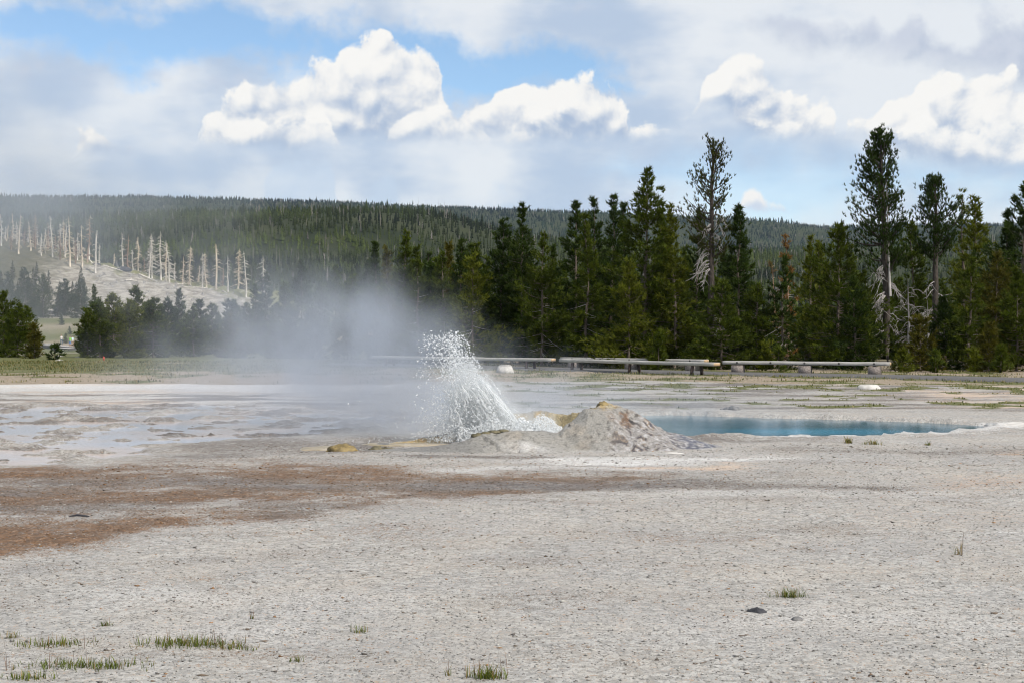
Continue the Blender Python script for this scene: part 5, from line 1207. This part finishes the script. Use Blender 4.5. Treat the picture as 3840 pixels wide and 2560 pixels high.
TUF = [  # u, v of the foot, half width m, depth m, blades, height m, dry share, label
 (1815, 1372, 0.11, 0.05, 130, 0.075, 0.2, 'yellow green grass tuft right of centre, above the black rock'), (1118, 1562, 0.085, 0.05, 170, 0.075, 0.15, 'green grass tuft with tall reddish stalks at the bottom edge'),
 (825, 1452, 0.045, 0.03, 36, 0.055, 0.3, 'sparse yellowish grass tuft in the middle foreground'), (680, 1518, 0.035, 0.02, 36, 0.04, 0.15, 'small green grass tuft near the bottom, left of centre'), (577, 1422, 0.012, 0.01, 12, 0.045, 0.2, 'single tiny grass sprig above the long green patch'),
 (430, 1484, 0.26, 0.09, 420, 0.055, 0.1, 'long dense green grass patch in the left foreground'), (120, 1486, 0.20, 0.07, 190, 0.05, 0.2, 'thin grass patch at the left, above the lower patch'), (190, 1536, 0.30, 0.09, 430, 0.05, 0.12, 'low wide grass patch in the bottom left corner'),
 (20, 1468, 0.05, 0.04, 40, 0.05, 0.3, 'small grass tuft at the left frame edge'), (240, 1440, 0.03, 0.02, 60, 0.04, 0.2, 'faint grass tuft above the left patches'), (2205, 1275, 0.04, 0.03, 20, 0.11, 0.9, 'dry grey stalks standing alone on the right gravel'),
 (2003, 1020, 0.12, 0.06, 60, 0.09, 0.5, 'brownish grass tuft in front of the pool, right one'), (1950, 1018, 0.05, 0.03, 70, 0.11, 0.6, 'brownish grass tuft in front of the pool, left one'), (2132, 1022, 0.05, 0.04, 30, 0.07, 0.3, 'tiny grass tuft in front of the pool tip'),
 (530, 1492, 0.12, 0.05, 110, 0.05, 0.2, 'grass tuft at the right end of the long green patch'), (60, 1562, 0.12, 0.05, 110, 0.05, 0.2, 'grass tuft cut by the bottom left corner'), (1030, 1556, 0.02, 0.02, 14, 0.06, 0.6, 'thin reddish stalk left of the bottom edge tuft'),
]
for k, (u, v, hw, dp, n, h, pd_, lab) in enumerate(TUF):
    Yd = gy(v, 0.03); x0 = gx(u, Yd); rr_ = np.random.default_rng(1500 + k)
    xy = np.clip(rr_.normal(0, 0.5, (n, 2)), -1.1, 1.1) * np.array([hw, dp])
    V, T, C = blades(xy, h * rr_.uniform(0.4, 1.15, n), rr_, lambda a, b: zg_(a + x0, b + Yd), 0.0022 * (1 if Yd < 14 else 2.2), 0.95, (0.10, 0.125, 0.022), (0.28, 0.20, 0.10), pd_)
    if 'stalk' in lab or 'patch' in lab:
        m = max(3, n // 16); xs = np.clip(rr_.normal(0, 0.6, (m, 2)), -1.2, 1.2) * np.array([hw, dp]); V2, T2, C2 = blades(xs, h * rr_.uniform(1.3, 2.1, m), rr_, lambda a, b: zg_(a + x0, b + Yd), 0.0014, 0.25, (0.20, 0.11, 0.07), (0.16, 0.09, 0.06), 0.5)
        T = np.concatenate([T, T2 + len(V)]); V = np.concatenate([V, V2]); C = np.concatenate([C, C2])
    o = tag(mesh('grass_tuft' if 'patch' not in lab else 'grass_patch', V, T, MATS['grass_blades'], cols={'col': C}), lab, 'grass', 'grass tufts on the gravel', 'stuff' if 'patch' in lab else None); o.location = (x0, Yd, 0)

# ------------------------------------------------------------------ gravel
r = np.random.default_rng(91); n = 52000
y = 6.0 + 14.0 * r.random(n) ** 1.35; x = y * r.uniform(-0.40, 0.40, n)
z1g, z2g = zones(x, y); zgv = zg_(x, y)
bad = (poly_sd(x, y, RUN) < 0.5); x, y, zgv, z1g = x[~bad], y[~bad], zgv[~bad], z1g[~bad]; n = len(x)
S = np.clip(r.lognormal(-5.5, 0.42, n), 0.002, 0.015) * (0.8 + 0.04 * (y - 6))
V, T = blobs(np.stack([x, y, zgv + S * 0.3], 1), S, r, 0.45, None, TET, TEF)
base = np.stack([x, y, zgv], 1); V = V.reshape(n, 4, 3); V = base[:, None] + (V - base[:, None]) * np.array([1.25, 1.0, 0.62]); V = V.reshape(-1, 3)
c = np.array([[0.31, 0.30, 0.28]]) * r.uniform(0.6, 1.45, (n, 1)); q = r.random(n)
c[q < 0.12] = np.array([0.14, 0.125, 0.115]) * r.uniform(0.6, 1.3, ((q < 0.12).sum(), 1)); k = (q > 0.975); c[k] = np.array([0.30, 0.18, 0.10]) * r.uniform(0.7, 1.3, (k.sum(), 1))
k = (r.random(n) < z1g[:, 0] * 0.92); c[k] = np.array([0.21, 0.125, 0.07]) * r.uniform(0.6, 1.3, (k.sum(), 1)); k = (r.random(n) < z1g[:, 1] * 0.75); c[k] = np.array([0.15, 0.125, 0.105]) * r.uniform(0.6, 1.3, (k.sum(), 1))
vertexcolor('gravel_stone', 0.9, 0.15, 60.0, 0.2, 0.3, 0.004)
tag(mesh('gravel', V, T, MATS['gravel_stone'], cols={'col': np.repeat(np.c_[c, np.ones(n)], 4, 0)}), 'loose pale and brown sinter gravel over the foreground flat', 'gravel', kind='stuff')

# larger crust flakes, lying in loose drifts
r = np.random.default_rng(95); n = 1500
y = 6.2 + 9.5 * r.random(n) ** 1.2; x = y * r.uniform(-0.40, 0.40, n)
k = (fbm(x * 0.8, y * 1.6, 3, 511) > 0.10) | (r.random(n) < 0.15); x, y = x[k], y[k]; n = len(x); z1g, _ = zones(x, y)
S = np.clip(r.lognormal(-4.75, 0.35, n), 0.005, 0.022); zgv = zg_(x, y)
V, T = blobs(np.stack([x, y, zgv + S * 0.1], 1), S, r, 0.6); base = np.stack([x, y, zgv], 1); V = (base[:, None] + (V.reshape(n, 6, 3) - base[:, None]) * np.array([1.3, 1.1, 0.38])).reshape(-1, 3)
c = np.array([[0.33, 0.315, 0.29]]) * r.uniform(0.7, 1.4, (n, 1)); q = r.random(n); k = q < 0.35; c[k] = np.array([0.13, 0.10, 0.075]) * r.uniform(0.6, 1.4, (k.sum(), 1)); k = q > 0.92; c[k] = np.array([0.26, 0.17, 0.10]) * r.uniform(0.7, 1.2, (k.sum(), 1))
tag(mesh('crust_flakes', V, T, MATS['gravel_stone'], cols={'col': np.repeat(np.c_[c, np.ones(n)], 6, 0)}), 'scattered flat flakes of brown and pale crust on the flat', 'crust', kind='stuff')

# ------------------------------------------------------------------ boardwalk and people beyond the young pines
def boardwalk(p, q, w, z, label):
    p, q = np.array(p, float), np.array(q, float); L = float(np.hypot(*(q - p))); c = (p + q) / 2
    root = empty('boardwalk', (c[0], c[1], z), math.atan2(q[1] - p[1], q[0] - p[0])); tag(root, label, 'boardwalk')
    mb = MB()
    for k in range(int(L / 0.22)): box(mb, (-L / 2 + 0.11 + 0.22 * k, 0, 0), (0.2, w, 0.06))
    tag(mb.build('deck', MATS['boardwalk_planks'], root), kind='stuff')
    for s in (-1, 1): mb = MB(); box(mb, (0, s * (w / 2 - 0.08), -0.16), (L, 0.12, 0.26)); mb.build('beam', MATS['boardwalk_edge'], root)
    return root
boardwalk((gx(95, 247), 247), (gx(120, 240), 240), 2.4, -1.6, 'far grey boardwalk stretch left of the people')
boardwalk((gx(112, 240), 240), (gx(150, 226), 226), 2.4, -1.75, 'far grey boardwalk ramp under the standing people')
boardwalk((gx(138, 214), 214), (gx(172, 222), 222), 2.6, -1.85, 'near boardwalk stretch below the people, dark edge')
def person(name, loc, rz, top, legs, skin, hair, label, arms='down', shorts=False):
    """Standing figure grown from a joint skeleton; clothes are its own colours by height."""
    J = dict(pel=(0, 0, 0.95), wai=(0, 0, 1.08), che=(0, 0.01, 1.30), neck=(0, 0.0, 1.47), head=(0, -0.02, 1.60), top=(0, -0.015, 1.70),
             hl=(-0.10, 0, 0.90), kl=(-0.12, -0.03, 0.50), al=(-0.12, 0.03, 0.09), tl=(-0.13, -0.13, 0.04), hr=(0.10, 0, 0.90), kr=(0.12, -0.02, 0.50), ar=(0.13, 0.05, 0.09), tr=(0.14, -0.11, 0.04),
             sl=(-0.19, 0.01, 1.40), el=(-0.25, 0.03, 1.13), wl=(-0.22, -0.06, 0.90), fl=(-0.21, -0.09, 0.80), sr=(0.19, 0.01, 1.40), er=(0.25, 0.03, 1.13), wr=(0.22, -0.06, 0.90), fr=(0.21, -0.09, 0.80))
    if arms == 'up': J.update(el=(-0.24, -0.10, 1.16), wl=(-0.10, -0.25, 1.36), fl=(-0.06, -0.27, 1.44), er=(0.24, -0.10, 1.16), wr=(0.10, -0.25, 1.36), fr=(0.06, -0.27, 1.44))
    Rr = dict(pel=.135, wai=.125, che=.15, neck=.055, head=.095, top=.07, hl=.09, kl=.06, al=.042, tl=.035, hr=.09, kr=.06, ar=.042, tr=.035, sl=.06, el=.042, wl=.03, fl=.032, sr=.06, er=.042, wr=.03, fr=.032)
    E = [('pel', 'wai'), ('wai', 'che'), ('che', 'neck'), ('neck', 'head'), ('head', 'top'), ('pel', 'hl'), ('hl', 'kl'), ('kl', 'al'), ('al', 'tl'), ('pel', 'hr'), ('hr', 'kr'), ('kr', 'ar'), ('ar', 'tr'), ('che', 'sl'), ('sl', 'el'), ('el', 'wl'), ('wl', 'fl'), ('che', 'sr'), ('sr', 'er'), ('er', 'wr'), ('wr', 'fr')]
    names = list(J); me = bpy.data.meshes.new('joints'); me.from_pydata([J[k] for k in names], [(names.index(a), names.index(b)) for a, b in E], [])
    tmp = bpy.data.objects.new('joints', me); COL.objects.link(tmp)
    md = tmp.modifiers.new('skin', 'SKIN')
    for k, sv in zip(names, me.skin_vertices[0].data): sv.radius = (Rr[k], Rr[k] * 0.8)
    me.skin_vertices[0].data[0].use_root = True
    ss = tmp.modifiers.new('sub', 'SUBSURF'); ss.levels = 1; ss.render_levels = 1
    dg = bpy.context.evaluated_depsgraph_get(); ev = bpy.data.meshes.new_from_object(tmp.evaluated_get(dg))
    bpy.data.objects.remove(tmp)
    V = np.array([v.co[:] for v in ev.vertices]); C = np.tile(np.array([*skin, 1.0]), (len(V), 1))
    arm = np.abs(V[:, 0]) > 0.205 if arms == 'down' else (V[:, 1] < -0.16)
    C[(V[:, 2] > 0.92) & (V[:, 2] < 1.46) & ~(arm & (V[:, 2] < 1.18) if arms == 'down' else arm)] = (*top, 1)
    C[(V[:, 2] <= 0.98) & (V[:, 2] > (0.52 if shorts else 0.10)) & ~(np.abs(V[:, 0]) > 0.2)] = (*legs, 1)
    C[V[:, 2] < 0.08] = (0.05, 0.05, 0.05, 1)
    ev.name = 'person'; a = ev.color_attributes.new('col', 'FLOAT_COLOR', 'POINT'); a.data.foreach_set('color', C.astype(np.float32).ravel())
    ev.materials.clear(); ev.materials.append(MATS['cloth_and_skin'])
    ev.polygons.foreach_set('use_smooth', np.ones(len(ev.polygons), dtype=bool))
    o = bpy.data.objects.new(name, ev); COL.objects.link(o); o.location = loc; o.rotation_euler = (0, 0, rz); tag(o, label, 'person', None)
    bm = bmesh.new(); bmesh.ops.create_icosphere(bm, subdivisions=2, radius=1); hv = np.array([v.co[:] for v in bm.verts]); ht = [[v.index for v in f.verts] for f in bm.faces]; bm.free()
    hv = hv * np.array([0.10, 0.115, 0.11]); hv[:, 2] = np.maximum(hv[:, 2], -0.02 + 0.10 * (hv[:, 1] < -0.03))
    h_ = mesh('hair', hv + np.array([0, 0.0, 1.665]), ht, None, o, smooth=True, cols={'col': np.tile([*hair, 1.0], (len(hv), 1))}); h_.data.materials.append(MATS['cloth_and_skin'])
    return o
SK = (0.45, 0.27, 0.18)
person('person', (gx(141, 231), 231, -1.68), 0.3, (0.75, 0.70, 0.68), (0.05, 0.10, 0.19), SK, (0.10, 0.05, 0.03), 'person in white top and blue jeans, arms raised to the face', arms='up')
person('person', (gx(161, 219), 219, -1.80), -0.6, (0.32, 0.75, 0.06), (0.05, 0.22, 0.60), SK, (0.08, 0.045, 0.03), 'person in lime green shirt and blue shorts on the boardwalk', shorts=True)
person('person', (gx(166.5, 220), 220, -1.80), 0.8, (0.62, 0.74, 0.82), (0.42, 0.25, 0.13), SK, (0.12, 0.06, 0.04), 'person in pale blue shirt and tan shorts beside the green shirt', shorts=True)
# pale boulders and a red stake among the young pines
for k, (u, v, Yd, s, lab) in enumerate(((135, 818, 76, 0.13, 'pale boulder under the tiny pine in the clearing'), (90, 815, 78, 0.12, 'pale boulder at the left of the clearing'), (178, 822, 74, 0.08, 'small pale boulder at the right of the clearing'), (136, 833, 66, 0.14, 'flat white stone at the meadow edge'))):
    rock('boulder', (gx(u, Yd), Yd, float(terrain_far(np.array([gx(u, Yd)]), np.array([Yd]))[0])), (s * 1.5, s, s * 0.6), 120 + k, 'white_stone', lab, 'boulder')
mb = MB(); box(mb, (0, 0, 0.06), (0.07, 0.05, 0.2)); mb.tube([(0, 0, 0.15), (0, 0, 0.20)], [0.035, 0.012], 6); o = mb.build('marker_stake', MATS['red_paint']); o.location = (gx(238, 67), 67, 0.02); tag(o, 'short red stake at the foot of the young pines', 'stake')
rock('rock', (gx(285, 346), 346, kz(gx(285, 346), 346)), (1.9, 1.2, 0.9), 130, 'black_rock', 'dark boulder on the bare slope of the knoll', 'rock'); rock('rock', (gx(222, 345), 345, kz(gx(222, 345), 345)), (1.2, 1.0, 0.6), 131, 'black_rock', 'smaller dark boulder at the upper end of the slope', 'rock')

# ------------------------------------------------------------------ steam and air
def steam(name, lo, hi, lobes, nscale, dens, rate, label, edge=0.5, contrast=(0.36, 0.70)):
    """A closed box of drifting steam: density from soft lobes (centre, radii, weight) broken up by noise."""
    m, t, out = material(name)
    co = t.n('ShaderNodeTexCoord').outputs['Object']
    wv_ = t.vm('MULTIPLY', t.vm('SUBTRACT', t.noise(co, nscale * 0.6, 1.0, 0.5, out=1), (0.5, 0.5, 0.5)), (edge * 2,) * 3)
    cw_ = t.vm('ADD', co, wv_)
    tot = None
    for (c, rad, w) in lobes:
        d = t.vm('MULTIPLY', t.vm('SUBTRACT', cw_, c), tuple(1 / q for q in rad))
        l = t.n('ShaderNodeVectorMath', operation='DOT_PRODUCT'); t.put(l.inputs[0], d); t.put(l.inputs[1], d)
        g = t.mul(t.m('EXPONENT', t.mul(l.outputs['Value'], -1.0)), w); tot = g if tot is None else t.add(tot, g)
    n = t.noise(t.vm('MULTIPLY', cw_, (1, 1, 0.8)), nscale, 4.0, 0.55)
    k = t.mul(tot, t.step(n, contrast[0], contrast[1], 0.12, 1.6))
    k = t.m('MAXIMUM', t.sub(k, 0.035), 0.0)
    # fades out before every face of the box
    for ax, v in zip(range(3), t.sep(co)[:3]):
        f = 0.10 * (hi[ax] - lo[ax]); k = t.mul(k, t.step(v, hi[ax], hi[ax] - f))
        if ax < 2: k = t.mul(k, t.step(v, lo[ax], lo[ax] + f))
    pv = t.n('ShaderNodeVolumePrincipled'); pv.inputs['Color'].default_value = (0.84, 0.90, 1.0, 1); pv.inputs['Anisotropy'].default_value = 0.55
    t.put(pv.inputs['Density'], t.mul(k, dens)); t.t.links.new(pv.outputs[0], out.inputs['Volume'])
    m.cycles.volume_step_rate = rate
    mb = MB(); c = [(a + b) / 2 for a, b in zip(lo, hi)]; s = [b - a for a, b in zip(lo, hi)]; box(mb, c, s)
    return tag(mb.build('steam', m), label, 'steam', kind='stuff')
steam('geyser_steam', (-9.5, 19.2, -0.05), (6.5, 31.0, 4.6),
      [((-1.9, 22.0, 0.45), (1.6, 1.7, 0.9), 1.0), ((-2.7, 23.0, 1.25), (1.3, 2.2, 0.85), 0.8), ((-7.2, 27.0, 0.6), (2.2, 2.5, 0.8), 0.12), ((-4.2, 24.0, 0.9), (1.5, 3.0, 1.0), 0.42), ((-0.4, 23.0, 0.35), (1.6, 2.2, 0.55), 0.42), ((-2.2, 23.5, 2.0), (0.8, 1.5, 0.7), 0.3), ((-4.4, 24.5, 2.1), (1.7, 2.5, 0.9), 0.20), ((-6.4, 26.0, 2.7), (1.6, 2.5, 0.9), 0.15), ((1.6, 24.8, 0.2), (2.6, 2.6, 0.5), 0.42)],
      1.0, 0.48, 1.4, 'grey steam drifting left from the geyser over the water', 0.5, (0.36, 0.68))
steam('far_steam', (-95, 95, -3), (-2, 205, 46),
      [((-58, 150, 9), (13, 28, 11), 1.0), ((-44, 160, 17), (13, 30, 5), 0.45), ((-36, 150, 2), (16, 25, 4), 0.35), ((-60, 150, 22), (14, 25, 9), 0.5)],
      0.055, 0.022, 1.6, 'thin steam from vents beyond the young pines, veiling the hillside', 6.0)
# fine mist inside the burst
m, t, out = material('mist'); co = t.n('ShaderNodeTexCoord').outputs['Object']; tot = None
n = t.noise(co, 5.0, 3.0, 0.6); cw_ = t.vm('ADD', co, t.vm('MULTIPLY', t.vm('SUBTRACT', t.noise(co, 4.0, 1.0, 0.5, out=1), (0.5, 0.5, 0.5)), (0.35, 0.3, 0.35)))
for c_, rad, w in (((-0.02, 0.0, 0.12), (0.42, 0.25, 0.24), 1.0), ((-0.32, 0.0, 0.40), (0.30, 0.25, 0.34), 0.8), ((-0.55, 0.0, 0.75), (0.26, 0.25, 0.36), 0.45), ((0.35, 0.0, 0.12), (0.36, 0.22, 0.16), 0.7)):
    d = t.vm('MULTIPLY', t.vm('SUBTRACT', cw_, c_), tuple(1 / q for q in rad)); l = t.n('ShaderNodeVectorMath', operation='DOT_PRODUCT'); t.put(l.inputs[0], d); t.put(l.inputs[1], d)
    g = t.mul(t.m('EXPONENT', t.mul(l.outputs['Value'], -1.0)), w); tot = g if tot is None else t.add(tot, g)
k = t.m('MAXIMUM', t.sub(t.mul(tot, t.step(n, 0.3, 0.7, 0.3, 1.4)), 0.05), 0.0)
pv = t.n('ShaderNodeVolumePrincipled'); pv.inputs['Color'].default_value = (0.95, 0.98, 1.0, 1); pv.inputs['Anisotropy'].default_value = 0.2; t.put(pv.inputs['Density'], t.mul(k, 7.0)); t.t.links.new(pv.outputs[0], out.inputs['Volume']); m.cycles.volume_step_rate = 0.5
mb = MB(); box(mb, (-0.25, 0.0, 0.62), (2.1, 1.3, 1.36)); tag(mb.build('mist', m, splash), kind='stuff')
m, t, out = material('haze')
pv = t.n('ShaderNodeVolumePrincipled'); pv.inputs['Color'].default_value = (0.62, 0.80, 1.0, 1); pv.inputs['Density'].default_value = 0.00004; pv.inputs['Anisotropy'].default_value = 0.2
t.t.links.new(pv.outputs[0], out.inputs['Volume'])
mb = MB(); box(mb, (0, 1820, 150), (5860, 3800, 330)); tag(mb.build('haze', m), 'thin blue air over the hills', 'haze', kind='stuff')
